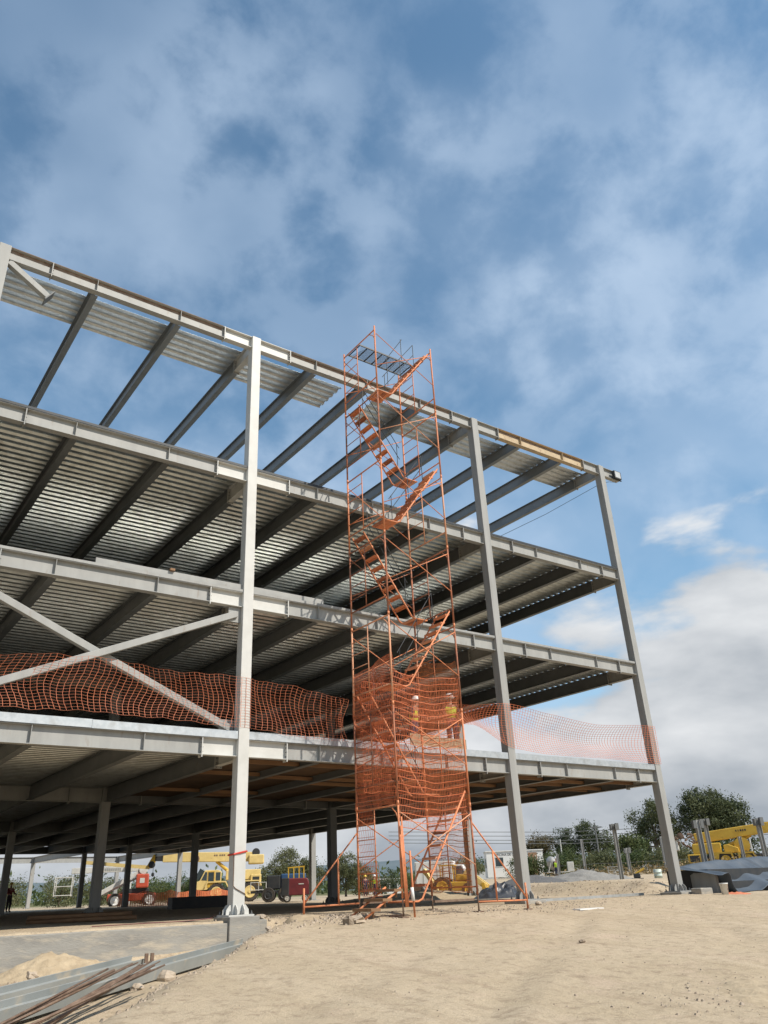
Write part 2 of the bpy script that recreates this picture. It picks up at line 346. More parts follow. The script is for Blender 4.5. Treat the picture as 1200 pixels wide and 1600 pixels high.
# ------------------------------------------------------------------ the steel building
bld = thing('steel_building', 'four storey steel frame under construction with bare grey beams and metal decks', 'building', (4.5, 5, 0))
ROWS = [0.0, 10.49, 24.1, 34.3, 43.7, 58.0]
COLX = [XD - 7.5, XD, 0.0, XB, XC]
ZB = {1: 3.49, 2: 7.375, 3: 11.222, 4: 16.045}          # undersides of the beams
BH = 0.42                                             # beam depth
ZTOP = 16.474
def column(x, y, m, top=ZTOP, fins=True):
    o = MB().box((x, y, 0.0), (x + W, y + W, top)).build('column', m, bld, bevel=0.012)
    MB().box((x - 0.17, y - 0.17, -0.035), (x + W + 0.17, y + W + 0.17, -0.002)).build('base_plate', m, o)
    if fins:
        for fx in (0.06, 0.24):
            for sgn, yy in ((-1, y - 0.003), (1, y + W + 0.003)):
                pr = [(0, 0), (0, 0.20), (0.05, 0.20), (0.13, 0.10), (0.14, 0)]
                vs = [(x + fx + e, yy + sgn * a, z) for e in (-0.008, 0.008) for a, z in pr]
                n = 5
                MB().add(vs, [tuple(range(n)), tuple(range(2 * n - 1, n - 1, -1))] + [(i, i + n, (i + 1) % n + n, (i + 1) % n) for i in range(n)]).build('stiffener', m, o)
            for sgn, xx in ((-1, x - 0.003), (1, x + W + 0.003)):
                pr = [(0, 0), (0, 0.20), (0.05, 0.20), (0.13, 0.10), (0.14, 0)]
                vs = [(xx + sgn * a, y + fx + e, z) for e in (-0.008, 0.008) for a, z in pr]; n = 5
                MB().add(vs, [tuple(range(n)), tuple(range(2 * n - 1, n - 1, -1))] + [(i, i + n, (i + 1) % n + n, (i + 1) % n) for i in range(n)]).build('stiffener', m, o)
        nb = MB()
        for fx, fy in ((-0.12, -0.12), (0.15, -0.12), (0.42, -0.12), (-0.12, 0.15), (0.42, 0.15), (-0.12, 0.42), (0.15, 0.42), (0.42, 0.42)):
            nb.tube((x + fx, y + fy, -0.002), (x + fx, y + fy, 0.075), 0.016, 6); nb.tube((x + fx, y + fy, 0.0), (x + fx, y + fy, 0.03), 0.028, 6)
        tag(nb.build('anchor_bolts', 'dark_shade_primer', o), kind='stuff')
    return o
colA = column(0, 0, 'white_paint'); column(XD, 0, 'pale_primer')
tag(colA, 'white painted front column on the concrete footing')
for x in (XB, XC): column(x, 0, 'grey_primer')
column(COLX[0], 0, 'grey_primer')
for k, y in enumerate(ROWS[1:]):
    for x in COLX[1:]:
        if k in (0, 1, 2, 3): column(x, y, 'grey_primer' if x == 0 or x == XC else 'dark_shade_primer', top=ZTOP if k == 0 else 11.6, fins=(k == 0))
        else: column(x, y, 'pale_primer', top=3.9, fins=False)

SEC = {(XD - 7.5, XD): [XD - 5, XD - 2.5], (XD, 0.0): [-4.92, -2.39], (0.0, XB): [2.42, 4.50, 6.85], (XB, XC): [11.95, 14.36]}
YW = 0.15
def endplate(x, z0, z1, m, par, y=YW, ax='x'):
    a, b2 = 0.012, 0.105
    if ax == 'x': MB().box((x - a, y - b2, z0 - 0.055), (x + a, y + b2, z1 + 0.012)).build('splice_plate', m, par)
    else: MB().box((y - b2, x - a, z0 - 0.055), (y + b2, x + a, z1 - 0.02)).build('splice_plate', m, par)
def bolts(pts, par, d=(1, 0, 0), m='dark_shade_primer'):
    nb = MB(); d = Vector(d)
    for p in pts:
        p = Vector(p); nb.tube(p - d * 0.034, p + d * 0.034, 0.017, 6)
    tag(nb.build('bolt_row', m, par), kind='stuff')
def perim(level, xa, xb, ma, mb_, mid, sa=1.13, sb=0.95):
    """front beam between two columns: stub, middle length, stub, with end plates, bolts and web stiffeners"""
    z = ZB[level]; xs = [xa + W + 0.002, xa + W + sa, xb - sb, xb - 0.002]
    for k, (p, q, m) in enumerate(((xs[0], xs[1], ma), (xs[1], xs[2], mid), (xs[2], xs[3], mb_))):
        nm = 'beam_stub' if k != 1 else 'front_beam'
        o = MB().ibeam((p, YW, z), (q, YW, z), BH, 0.2).build(nm, m, bld)
        if k == 1:
            for sx in SEC[(xa, xb)]:
                for sg in (-1, 1): MB().box((sx - 0.006, YW + (0.006 if sg > 0 else -0.098), z + 0.017), (sx + 0.006, YW + (0.098 if sg > 0 else -0.006), z + BH - 0.017)).build('stiffener', m, o)
        else:
            e = q + 0.0 if k == 0 else p - 0.0; s = -0.014 if k == 0 else 0.014
            endplate(e + s, z, z + BH, m, o)
            bolts([(e + s, YW - 0.062, z + t) for t in (-0.03, 0.07, 0.18, 0.29, 0.37)], o)
levels_mid = {1: 'pale_primer', 2: 'pale_primer', 3: 'pale_primer', 4: 'pale_primer'}
for lv in (1, 2, 3, 4):
    perim(lv, COLX[0], XD, 'grey_primer', 'pale_primer', levels_mid[lv])
    perim(lv, XD, 0.0, 'pale_primer', 'white_paint', levels_mid[lv])
    perim(lv, 0.0, XB, 'white_paint', 'pale_primer', levels_mid[lv])
    perim(lv, XB, XC, 'pale_primer', 'pale_primer', 'tan_primer' if lv == 4 else levels_mid[lv])
MB().ibeam((XC + W + 0.002, YW, ZB[4]), (XC + W + 1.05, YW, ZB[4]), BH, 0.2).build('beam_stub', 'pale_primer', bld)
# rusty bare top flanges along the roof line
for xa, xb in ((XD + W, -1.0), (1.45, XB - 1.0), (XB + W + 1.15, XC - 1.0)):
    MB().box((xa, YW - 0.104, ZB[4] + BH - 0.012), (xb, YW + 0.104, ZB[4] + BH + 0.004)).build('top_flange', 'rust_flange', bld)
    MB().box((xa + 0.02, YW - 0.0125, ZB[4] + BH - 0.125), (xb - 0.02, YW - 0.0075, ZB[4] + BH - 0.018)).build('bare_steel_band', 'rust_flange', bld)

# beams running back from the front, and girders along the inner rows
def depth_beam(x, lv, y0, y1, m, H_=0.44, colline=False, sub=True):
    z = ZB[lv] + BH - H_ - 0.004
    if colline and y0 < 0.5:
        o = MB().ibeam((x, y0, z), (x, y0 + 1.15, z), H_, 0.18).build('beam_stub', 'white_paint' if abs(x - 0.15) < 0.01 else 'pale_primer', bld)
        endplate(y0 + 1.165, z, z + H_, 'pale_primer', o, x, 'y'); bolts([(x + s, y0 + 1.165, z + t) for t in (-0.03, 0.08, 0.2, 0.31) for s in (-0.06, 0.06)], o, (0, 1, 0))
        y0 += 1.18
    return MB().ibeam((x, y0, z), (x, y1, z), H_, 0.18).build('cross_beam', m, bld)
for lv in (1, 2, 3, 4):
    rows = ROWS[:5] if lv < 4 else ROWS[:2]
    secs = [s for v in SEC.values() for s in v]
    for k in range(len(rows) - 1):
        for s in secs:
            depth_beam(s, lv, rows[k] + (0.255 if k == 0 else 0.16), rows[k + 1] + 0.14, 'dark_shade_primer' if lv < 4 else 'slate_primer')
        for x in COLX: depth_beam(x + W / 2, lv, rows[k] + W + 0.002, rows[k + 1] - 0.002, 'dark_shade_primer' if lv < 4 else 'slate_primer', 0.46, True)
    for k in range(1, len(rows)):
        for xa, xb in zip(COLX[:-1], COLX[1:]):
            z = ZB[lv] - 0.06
            xa2, xb2 = xa + W + 0.002, xb - 0.002
            o = MB().ibeam((xa2, rows[k] + 0.15, z), (xb2, rows[k] + 0.15, z), BH + 0.05, 0.2).build('girder', 'pale_primer' if k == 1 and xb == 0.0 else 'dark_shade_primer', bld)
            if k == 1 and lv == 1:
                for e in (xa2 + 1.1, xb2 - 1.1): endplate(e, z, z + BH, 'pale_primer', o, rows[k] + 0.15)
# bare frame of the next bay behind, without a deck
for xa, xb in zip(COLX[:-1], COLX[1:]):
    MB().ibeam((xa + W + 0.002, ROWS[5] + 0.15, 3.42), (xb - 0.002, ROWS[5] + 0.15, 3.42), 0.46, 0.2).build('girder', 'pale_primer', bld)
for x in COLX[1:]:
    MB().ibeam((x + W / 2, ROWS[4] + W + 0.002, 3.42), (x + W / 2, ROWS[5] - 0.002, 3.42), 0.46, 0.2).build('cross_beam', 'pale_primer', bld)

# corrugated metal decks, one strip of sheets between each pair of cross beams
def deck(name, x0, x1, y0, y1, z, m='deck_steel', pitch=0.305, hgt=0.062, par=None):
    prof = [(0.0, 0.0), (0.115, 0.0), (0.155, hgt), (0.265, hgt)]; ys = []
    n = int((y1 - y0) / pitch)
    for k in range(n):
        for a, h in prof: ys.append((y0 + k * pitch + a, h))
    ys.append((y0 + n * pitch, 0.0))
    b = MB(); vs = [(x, y, z + h) for y, h in ys for x in (x0, x1)]
    b.add(vs, [(2 * i, 2 * i + 1, 2 * i + 3, 2 * i + 2) for i in range(len(ys) - 1)])
    o = b.build(name, m, par or bld); s = o.modifiers.new('sheet', 'SOLIDIFY'); s.thickness = 0.0015; s.offset = 1
    return o
edges = sorted([x + W / 2 for x in COLX] + secs)
for lv in (1, 2, 3):
    for xa, xb in zip(edges[:-1], edges[1:]):
        deck('deck_sheet', xa + 0.004, xb - 0.004, 0.06, ROWS[4] + 0.2, ZB[lv] + BH + 0.006)
# slab edge lines on the upper floors
for lv in (2, 3):
    for xa, xb in zip(COLX[:-1], COLX[1:]):
        MB().box((xa + W + 0.003, 0.035, ZB[lv] + BH + 0.004), (xb - 0.003, 0.053, ZB[lv] + BH + 0.075)).build('deck_edge_angle', 'black_steel' if lv == 3 else 'grey_primer', bld)
# short strips of roof deck
for xa, xb in ((XD + W + 0.1, -4.93), (-4.91, -2.4), (-2.38, 0.14), (0.16, 2.41), (2.43, 4.02), (5.45, 6.84), (6.86, XB + 0.14), (XB + 0.16, 11.94), (11.96, 14.35), (14.37, XC + 0.14)):
    deck('roof_deck_sheet', xa, xb, 0.95, 2.50, ZB[4] + BH + 0.006, 'galvanised')
# bright folded flashing along the first floor edge
for xa, xb in zip(COLX[:-1], COLX[1:]):
    a, b_ = xa + W + 0.004, xb - 0.004; n = max(2, round((b_ - a) / 3.05)); 
    for k in range(n):
        p, q = a + (b_ - a) * k / n, a + (b_ - a) * (k + 1) / n - 0.006; dz_ = random.uniform(-0.006, 0.006)
        o = MB().box((p, 0.02 + 0.004 * (k % 2), 3.915 + dz_), (q, 0.026 + 0.004 * (k % 2), 4.105 + dz_)).build('edge_flashing', 'galvanised', bld)
        MB().box((p, 0.028 + 0.004 * (k % 2), 4.098 + dz_), (q, 0.16, 4.103 + dz_)).build('flange', 'galvanised', o)
slab = MB().box((COLX[0], 0.17, 3.985), (XC + W, ROWS[4], 4.085)).build('floor_slab', 'concrete', bld)
# grey edge curb on the second floor
for xa, xb in ((-4.0, -0.004), (W + 0.004, 2.6)):
    MB().box((xa, 0.10, ZB[2] + BH + 0.078), (xb, 0.16, ZB[2] + BH + 0.235)).build('edge_curb', 'pale_primer', bld)
MB().box((-2.1, 0.03, ZB[2] + BH + 0.24), (-1.97, 0.12, ZB[2] + BH + 0.30)).build('wood_wedge', 'timber', bld)
# diagonal braces of the left bay, first to second floor
def brace(p, q, w=0.17):
    o = MB().bar(p, q, w, w).build('diagonal_brace', 'pale_primer', bld, bevel=0.01); return o
brace((-0.14, 0.15, 7.17), (XD + 0.5, 0.15, 3.98 + 0.2))
brace((-0.12, 0.06 + 0.28, 4.20), (XD + 0.5, 0.34, 7.22))
MB().box((-0.36, 0.14, 6.95), (-0.004, 0.16, 7.36)).build('gusset_plate', 'pale_primer', bld)
MB().box((-0.40, 0.33, 4.09), (-0.004, 0.35, 4.42)).build('gusset_plate', 'pale_primer', bld)
o = MB().bar((XD + W + 0.02, 0.15, 16.0), (-6.16, 0.15, 15.30), 0.17, 0.17).build('brace_stub', 'pale_primer', bld, bevel=0.01)
d_ = (Vector((-6.16, 0, 15.30)) - Vector((XD + W, 0, 16.0))).normalized()
pe = Vector((-6.15, 0.15, 15.29)); MB().bar(pe, pe + d_ * 0.03, 0.34, 0.40).build('end_plate', 'dark_shade_primer', o)
# timber falsework joists wedged between the first floor beams
ed2 = [e for e in edges if e > -0.1]
for k, y in enumerate((1.35, 2.5, 3.7, 4.9, 6.2, 7.6, 9.0)):
    for xa, xb in zip(ed2[:-1], ed2[1:]):
        if random.random() < 0.25: continue
        yj = y + random.uniform(-.25, .25); zj = 3.53 + random.uniform(-.03, .03)
        t = MB().bar((xa + 0.03, yj, zj + 0.05), (xb - 0.03, yj + random.uniform(-.08, .08), zj + 0.05), 0.07, 0.10).build('timber_joist', 'timber')
        tag(t, 'brown timber joist wedged between the steel beams under the first floor', 'joist', 'timber joists under the first floor deck')
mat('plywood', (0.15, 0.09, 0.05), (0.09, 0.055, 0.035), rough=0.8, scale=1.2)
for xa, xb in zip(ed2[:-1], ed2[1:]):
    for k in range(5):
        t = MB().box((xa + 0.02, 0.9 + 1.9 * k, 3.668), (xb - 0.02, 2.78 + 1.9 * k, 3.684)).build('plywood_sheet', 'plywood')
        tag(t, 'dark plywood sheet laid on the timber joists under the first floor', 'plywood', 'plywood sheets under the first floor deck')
# red survey tape and cable round the white column
o = tag(MB().path([(-0.012, 0.32, 1.26), (-0.012, -0.012, 1.27), (0.15, -0.014, 1.30), (0.312, -0.012, 1.33), (0.312, 0.15, 1.34)], 0.022, 5).build('warning_tape', 'tape_red'),
        'red and white warning tape tied round the white column', 'tape')
tag(MB().path([(-0.014, 0.02, 1.25), (-0.016, -0.010, 1.0), (-0.014, -0.012, 0.60), (0.05, -0.014, 0.54), (0.3, -0.016, 0.42), (0.345, 0.1, 0.36)], 0.010, 5).build('rope', 'rusty_pipe'),
    'brown rope hanging down the white column and looped round its foot', 'rope')

# ------------------------------------------------------------------ foundation
fw = thing('foundation_wall', 'grey concrete foundation wall standing exposed in the trench below the white column', 'wall', (-5, 0, -0.6))
MB().box((-16, -0.24, -1.5), (-0.212, 0.30, -0.155)).build('wall', 'concrete', fw, bevel=0.015)
MB().box((-0.21, -0.30, -1.5), (0.55, 0.56, -0.037)).build('pedestal', 'concrete', fw, bevel=0.02)
MB().box((0.555, -0.22, -1.5), (0.78, 0.30, -0.12)).build('wall_end', 'concrete', fw, bevel=0.02)
for x, lab in ((XB, 'low concrete footing under the column right of the orange scaffold'), (XC, 'low concrete footing under the corner column by the tarpaulin')):
    tag(MB().box((x - 0.28, -0.28, -0.7), (x + W + 0.28, 0.58, -0.037)).build('concrete_footing', 'concrete', bevel=0.02), lab, 'footing')
tag(MB().box((16.7, -0.75, -0.3), (17.35, -0.35, 0.06)).build('concrete_block', 'concrete', bevel=0.03), 'small pale concrete block beside the corner column', 'block')
tag(MB().bar((10.6, 1.2, -0.09), (16.2, 1.2, -0.07), 0.05, 0.08).build('formwork_board', 'galvanised'), 'long pale formwork strip on the ground between the two right columns', 'formwork')

# ------------------------------------------------------------------ scaffold stair tower
TX0, TX1, TY0, TY1 = 3.20, 5.50, -2.23, -0.45        # plan of the tower; TY0 faces the camera
MODZ = [-0.12 + 2.39 * k for k in range(8)]
SO = 'scaffold_orange'
sr = random.Random(21)
def SV(): return sr.choice(('scaffold_orange', 'scaffold_orange', 'scaffold_faded', 'scaffold_rusty'))
tw = thing('scaffold_tower', 'tall orange scaffold stair tower with zigzag stairs standing against the steel frame', 'scaffold', (4.35, -1.34, -0.15))
for k in range(7):
    zb, zt = MODZ[k], MODZ[k + 1]
    for x in (TX0, TX1):
        b = MB(); yi = -1.22
        b.tube((x, TY0, zt - 0.05), (x, TY1, zt - 0.05), 0.022, 6); b.tube((x, TY0, zb + 0.50), (x, TY1, zb + 0.50), 0.020, 6)
        b.tube((x, yi, zb + 0.50), (x, yi, zt - 0.05), 0.017, 6)
        for h in (0.88, 1.26, 1.64, 2.0): b.tube((x, TY1, zb + h), (x, yi, zb + h), 0.013, 6)
        b.path([(x, TY0, zt - 0.42), (x, TY0 + 0.10, zt - 0.22), (x, TY0 + 0.3, zt - 0.06)], 0.014, 6)
        fm = SV(); fr = b.build('end_frame', fm, tw, smooth=True)
        for y in (TY0, TY1):
            MB().tube((x, y, zb + (0.32 if k == 0 else 0.003)), (x, y, zt - 0.003 + (0.10 if k == 6 else 0)), 0.026, 8).build('leg', fm, fr, smooth=True)
            if k < 6: MB().tube((x, y, zt - 0.05), (x, y, zt + 0.05), 0.031, 8).build('coupling', SO, fr, smooth=True)
    for y in (TY0 - 0.03, TY1 + 0.03):
        b = MB(); za, zc = zt - 0.22, zt - 1.42 + sr.uniform(-.05, .05); dy_ = 0.012
        b.tube((TX0 + 0.02, y - dy_, za), (TX1 - 0.02, y - dy_, zc), 0.013, 6); b.tube((TX0 + 0.02, y + dy_, zc), (TX1 - 0.02, y + dy_, za), 0.013, 6)
        b.build('cross_brace', SV(), tw, smooth=True)
LAND = [0.12, 2.62, 5.15, 7.48, 9.88, 12.12, 14.32, 16.52]
def flight(k):
    z0, z1 = LAND[k], LAND[k + 1]; right = (k % 2 == 0)
    yc = -1.86 if right else -0.84; hw = 0.29
    xa, xm, xe = (TX0 + 0.06, TX0 + 0.62, TX1 - 0.05) if right else (TX1 - 0.06, TX1 - 0.62, TX0 + 0.05)
    st = tw; sg = 1 if right else -1
    b = MB()
    for y in (yc - hw, yc + hw):
        b.path([(xa, y, z0), (xm - sg * 0.10, y, z0), (xm + sg * 0.02, y, z0 + 0.05), (xm + sg * 0.10, y, z0 + 0.18), (xe, y, z1)], 0.024, 6)
    o = b.build('stair_flight', SO, st, smooth=True)
    for j in range(4):
        x = xa + (xm - xa) * (j + 0.5) / 4.4
        MB().box((x - 0.055, yc - hw, z0 - 0.016), (x + 0.055, yc + hw, z0 + 0.016)).build('landing_slat', SV(), o)
    n = 8; x0_, z0_ = xm + sg * 0.10, z0 + 0.18
    for j in range(n):
        t = (j + 0.6) / n; x = x0_ + (xe - x0_) * t; z = z0_ + (z1 - z0_) * t
        b = MB(); b.box((x - 0.075, yc - hw + 0.02, z - 0.012), (x + 0.075, yc + hw - 0.02, z + 0.014)); b.box((x - sg * 0.075 - 0.012, yc - hw + 0.02, z - 0.045), (x - sg * 0.075 + 0.012, yc + hw - 0.02, z - 0.013))
        b.build('tread', SV(), o)
    if k > 0:
        ys_ = yc + hw if right else yc - hw
        b = MB(); up = 0.88
        for h in (up, 0.46): b.tube((x0_, ys_, z0_ + h), (xe - sg * 0.15, ys_, z1 - 0.18 + h), 0.012, 6)
        for t in (0.06, 0.5, 0.9):
            x = x0_ + (xe - x0_) * t; z = z0_ + (z1 - z0_) * t; b.tube((x, ys_, z), (x, ys_, z + up + 0.02), 0.012, 6)
        b.build('handrail', 'black_steel', o)
for k in range(7): flight(k)
# black expanded metal platform at the very top
pz = MODZ[7] - 0.03; py0, py1 = -1.30, -0.64
b = MB(); b.bar((TX0 + 0.03, py0, pz), (TX1 - 0.03, py0, pz), 0.03, 0.05); b.bar((TX0 + 0.03, py1, pz), (TX1 - 0.03, py1, pz), 0.03, 0.05)
for j in range(8):
    x = TX0 + 0.08 + (TX1 - TX0 - 0.16) * j / 7; b.bar((x, py0 + 0.016, pz), (x, py1 - 0.016, pz), 0.03, 0.03)
plat = b.build('top_platform', 'black_steel', tw)
b = MB()
for j in range(58):
    x = TX0 + 0.05 + (TX1 - TX0 - 0.35) * j / 57
    for s in (-1, 1): b.bar((x + (0.10 if s > 0 else 0.35), py0 + 0.02, pz + 0.016 + 0.003 * s), (x + (0.35 if s > 0 else 0.10) - 0.0, py1 - 0.02, pz + 0.016 + 0.003 * s), 0.006, 0.004)
tag(b.build('mesh_panel', 'black_steel', plat), kind='stuff')
b = MB()
for p, q in (((5.0, -1.30, pz + 0.0), (5.0, -1.30, pz + 0.95)), ((4.35, -1.30, pz - 1.2), (4.35, -1.30, pz - 0.1)), ((4.3, -1.30, pz - 0.2), (5.05, -1.30, pz + 0.95))): b.tube(p, q, 0.012, 6)
b.build('handrail', 'black_steel', tw)
# feet: screw jacks, outriggers and rails
for x, y in ((TX0, TY0), (TX1, TY0), (TX0, TY1), (TX1, TY1)):
    g = H(x, y); j = MB().tube((x, y, g + 0.02), (x, y, 0.30), 0.018, 8).build('base_jack', 'rusty_pipe', tw, smooth=True)
    MB().box((x - 0.09, y - 0.09, g - 0.02), (x + 0.09, y + 0.09, g + 0.022)).build('foot_plate', 'rusty_pipe', j)
def outrigger(p_top, p_foot, y2):
    g = H(p_foot[0], p_foot[1]); d = Vector(p_top) - Vector(p_foot)
    b = MB(); b.tube(p_top, (p_foot[0], p_foot[1], g + 0.28), 0.02, 8); b.tube((p_foot[0], p_foot[1], g + 0.03), (p_foot[0], p_foot[1], g + 0.62), 0.026, 8)
    b.tube((p_foot[0], p_foot[1], g + 0.22), (p_top[0], p_top[1], g + 0.24), 0.02, 8)
    m_ = Vector(p_foot).lerp(Vector(p_top), 0.62); b.tube((m_.x, m_.y, g + 0.23), (m_.x, m_.y, g + 0.28 + (p_top[2] - g - 0.28) * 0.62), 0.022, 8)
    o = b.build('outrigger', SO, tw, smooth=True)
    MB().box((p_foot[0] - 0.08, p_foot[1] - 0.08, g - 0.02), (p_foot[0] + 0.08, p_foot[1] + 0.08, g + 0.03)).build('foot_plate', 'rusty_pipe', o)
outrigger((TX0, TY1, 1.72), (1.62, TY1, 0), 0)
outrigger((TX1, TY0, 1.86), (7.16, TY0, 0), 0)
b = MB()
for k in range(3): b.tube((TX0 + 0.05 + 0.05 * k, TY0 - 0.06 + 0.03 * k, 0.02), (TX0 - 0.02 + 0.03 * k, TY0 - 0.05, 1.55 + 0.2 * k), 0.022, 8)
b.build('spare_tube', SO, tw, smooth=True)
MB().tube((TX0 + 0.26, TY0 - 0.06, 0.14), (TX0 + 0.235, TY0 - 0.06, 0.42), 0.042, 10).build('plastic_sleeve', 'plastic_white', tw, smooth=True)
MB().tube((TX0 + 0.28, TY0 - 0.06, H(3.4, -2.2) - 0.02), (TX0 + 0.235, TY0 - 0.06, 1.2), 0.024, 8).build('spare_tube', SO, tw, smooth=True)
# short wooden-tread steps at the entrance
es = thing('entry_steps', 'short orange entry steps with timber treads at the scaffold foot', 'steps', (2.6, -1.9, -0.2))
g0 = H(2.3, -1.9)
for y in (-2.20, -1.55):
    MB().tube((2.15, y, g0 + 0.0), (3.22, y, 0.44), 0.026, 8).build('stringer', SO, es, smooth=True)
for j in range(3):
    x = 2.42 + 0.33 * j; z = g0 + 0.17 + 0.19 * j
    MB().box((x - 0.13, -2.26, z - 0.03), (x + 0.13, -1.5, z + 0.03)).build('tread', 'timber', es)
    MB().box((x - 0.02, -2.16, z - 0.15), (x + 0.02, -2.12, z - 0.032)).build('support', 'timber', es)
b = MB(); b.bar((4.2, TY0 + 0.1, 0.10), (5.45, TY0 + 0.1, 0.10), 0.07, 0.05); b.bar((3.25, -0.5, 0.12), (5.45, -0.5, 0.12), 0.07, 0.05); b.build('ledger', 'rusty_pipe', tw)

# ------------------------------------------------------------------ orange safety nets (every strand is geometry)
def net(name, label, fn, nu, nv, wu, wv, m='net_orange', su=None, sv=None, group='orange safety nets'):
    """fn(u, v) -> point. nu strands run along v, nv strands run along u"""
    su = su or nu; sv = sv or nv; b = MB()
    for k in range(nv):
        v = k / (nv - 1); pts = [Vector(fn(i / su, v)) for i in range(su + 1)]
        off = [((Vector(fn(i / su, min(1, v + 0.01))) - Vector(fn(i / su, max(0, v - 0.01)))).normalized()) for i in range(su + 1)]
        vs = []
        for p, o in zip(pts, off): vs += [p - o * wv / 2, p + o * wv / 2]
        b.add(vs, [(2 * i, 2 * i + 2, 2 * i + 3, 2 * i + 1) for i in range(su)])
    for k in range(nu):
        u = k / (nu - 1); pts = [Vector(fn(u, i / sv)) for i in range(sv + 1)]
        off = [((Vector(fn(min(1, u + 0.004), i / sv)) - Vector(fn(max(0, u - 0.004), i / sv))).normalized()) for i in range(sv + 1)]
        vs = []; wob = [0.006 * math.sin(k * 1.7 + i * 2.1) for i in range(sv + 1)]
        for p, o, w_ in zip(pts, off, wob): vs += [p - o * (wu / 2 - w_) + Vector((0, -0.002, 0)), p + o * (wu / 2 + w_) + Vector((0, -0.002, 0))]
        b.add(vs, [(2 * i, 2 * i + 2, 2 * i + 3, 2 * i + 1) for i in range(sv)])
    o = b.build(name, m); s = o.modifiers.new('strand', 'SOLIDIFY'); s.thickness = 0.003
    return tag(o, label, 'safety net', group)
for k in range(2):
    tag(MB().box((5.75 + 1.12 * k, 0.40 + 0.04 * k, 4.092), (6.84 + 1.12 * k, 0.425 + 0.04 * k, 4.52 - 0.05 * k)).build('guard_board', 'soil_pile'), ('beige guard board on the first floor edge behind the front net', 'beige guard board on the first floor edge behind the golden net')[k], 'board')
def interp(keys, t):
    for (a, va), (b, vb) in zip(keys[:-1], keys[1:]):
        if t <= b: 
            s = (t - a) / (b - a); s = s * s * (3 - 2 * s) * 0.5 + s * 0.5
            return va + (vb - va) * s
    return keys[-1][1]
topL = [(-10, 5.36), (-5.84, 5.36), (-3.77, 5.56), (-2.2, 5.42), (-0.1, 5.47), (0.3, 5.47), (1.56, 5.36), (3.1, 5.22)]
botL = [(-10, 4.22), (-5.64, 4.20), (-3.2, 4.25), (-0.1, 4.18), (0.3, 4.16), (1.6, 4.05), (3.1, 4.02)]
def nl(u, v):
    x = -10 + 13.22 * u; zt, zb = interp(topL, x), interp(botL, x); z = zb + (zt - zb) * v
    onA = math.exp(-((x - 0.15) / 0.35) ** 4); z += (0.5 - v) * 0.06 * abs(math.sin(x * 1.35 + 0.6)) + 0.05 * v * noise.noise((x * 1.1, 0, 4)); x += 0.03 * noise.noise((x * 2, v * 2.5, 1)) * (1 - onA)
    bulge = (0.16 + 0.10 * math.sin(x * 1.9)) * math.sin(math.pi * v) * (1 - onA)
    wx = 0.10 * math.sin(v * 5 + x * 0.8) * (1 - onA) + (0.25 * math.sin(math.pi * v) * sm(2.0, 3.0, x) * (1 - sm(2.95, 3.1, x)))
    return (x + wx, -0.03 + bulge * (0.6 if x < 0 else 0.45) + 0.02 * math.sin(x * 7), z + 0.015 * math.sin(x * 9))
net('safety_net', 'long orange net along the first floor edge left of the scaffold, round the white column', nl, 96, 19, 0.009, 0.0048, 'net_shade_brown', su=110, sv=16)
topR = [(5.6, 5.30), (7.8, 5.42), (9.3, 5.62), (9.6, 5.62), (11.4, 5.47), (13.9, 5.30), (16.3, 5.45), (16.9, 5.45)]
botR = [(5.6, 4.75), (7.8, 4.85), (9.3, 4.30), (9.6, 4.24), (11.2, 4.16), (14, 4.18), (16.0, 4.14), (16.9, 4.12)]
def nr(u, v):
    x = 5.6 + 11.28 * u; zt, zb = interp(topR, x), interp(botR, x); z = zb + (zt - zb) * v
    on = math.exp(-((x - XB - 0.15) / 0.3) ** 4) + math.exp(-((x - XC - 0.15) / 0.3) ** 4)
    sag = math.sin(math.pi * min(1, max(0, (x - 9.6) / 6.9))) * (1 - on)
    return (x + 0.12 * math.sin(v * 4 + x) * (1 - on), -0.03 + sag * (0.55 * math.sin(math.pi * v) + 0.12) + 0.16 * (1 - on) * math.sin(math.pi * v) * (x < 9.3), z)
net('safety_net', 'pale orange net strung between the two right columns above the first floor edge', nr, 92, 18, 0.013, 0.008, su=100, sv=16)
def folds(a, k, ph): return 0.5 * math.sin(a * k + ph) + 0.3 * math.sin(a * k * 2.3 + ph * 2) + 0.2 * noise.noise((a * 3, ph, 0))
def n_left(u, v):
    y = TY1 - 0.02 + (TY0 - TY1 + 0.1) * u; z = 2.25 + (5.85 - 2.25) * v + 0.25 * (u - 0.4) * v
    return (TX0 + 0.04 + 0.10 * folds(z, 2.2, u * 2) + 0.06 * folds(y, 5, 1), y, z + 0.05 * folds(y, 4, 2))
net('safety_net', 'dense orange net on the left end of the scaffold tower', n_left, 40, 36, 0.009, 0.010, su=44, sv=44)
def n_leftlow(u, v):
    y = TY1 - 0.02 + (-0.85) * u * (1 - 0.35 * v); z = 0.25 + 2.0 * v
    return (TX0 + 0.05 + 0.07 * folds(z, 3, u), y, z)
net('safety_net', 'loose narrow strip of orange net hanging low on the left rear scaffold leg', n_leftlow, 10, 13, 0.009, 0.010, su=12, sv=26)
def n_front(u, v):
    x = TX0 + 0.05 + (TX1 - TX0 - 0.10) * u; z = 1.75 + (5.55 - 1.75) * v - 0.12 * math.sin(math.pi * u)
    return (x, TY0 + 0.07 + 0.06 * folds(z, 2.5, u * 3) + 0.05 * folds(x, 4, 2), z + 0.028 * folds(x, 3.2, v * 5))
net('safety_net', 'orange net with wavy bands on the camera side of the scaffold tower', n_front, 46, 24, 0.006, 0.015, su=48, sv=26)
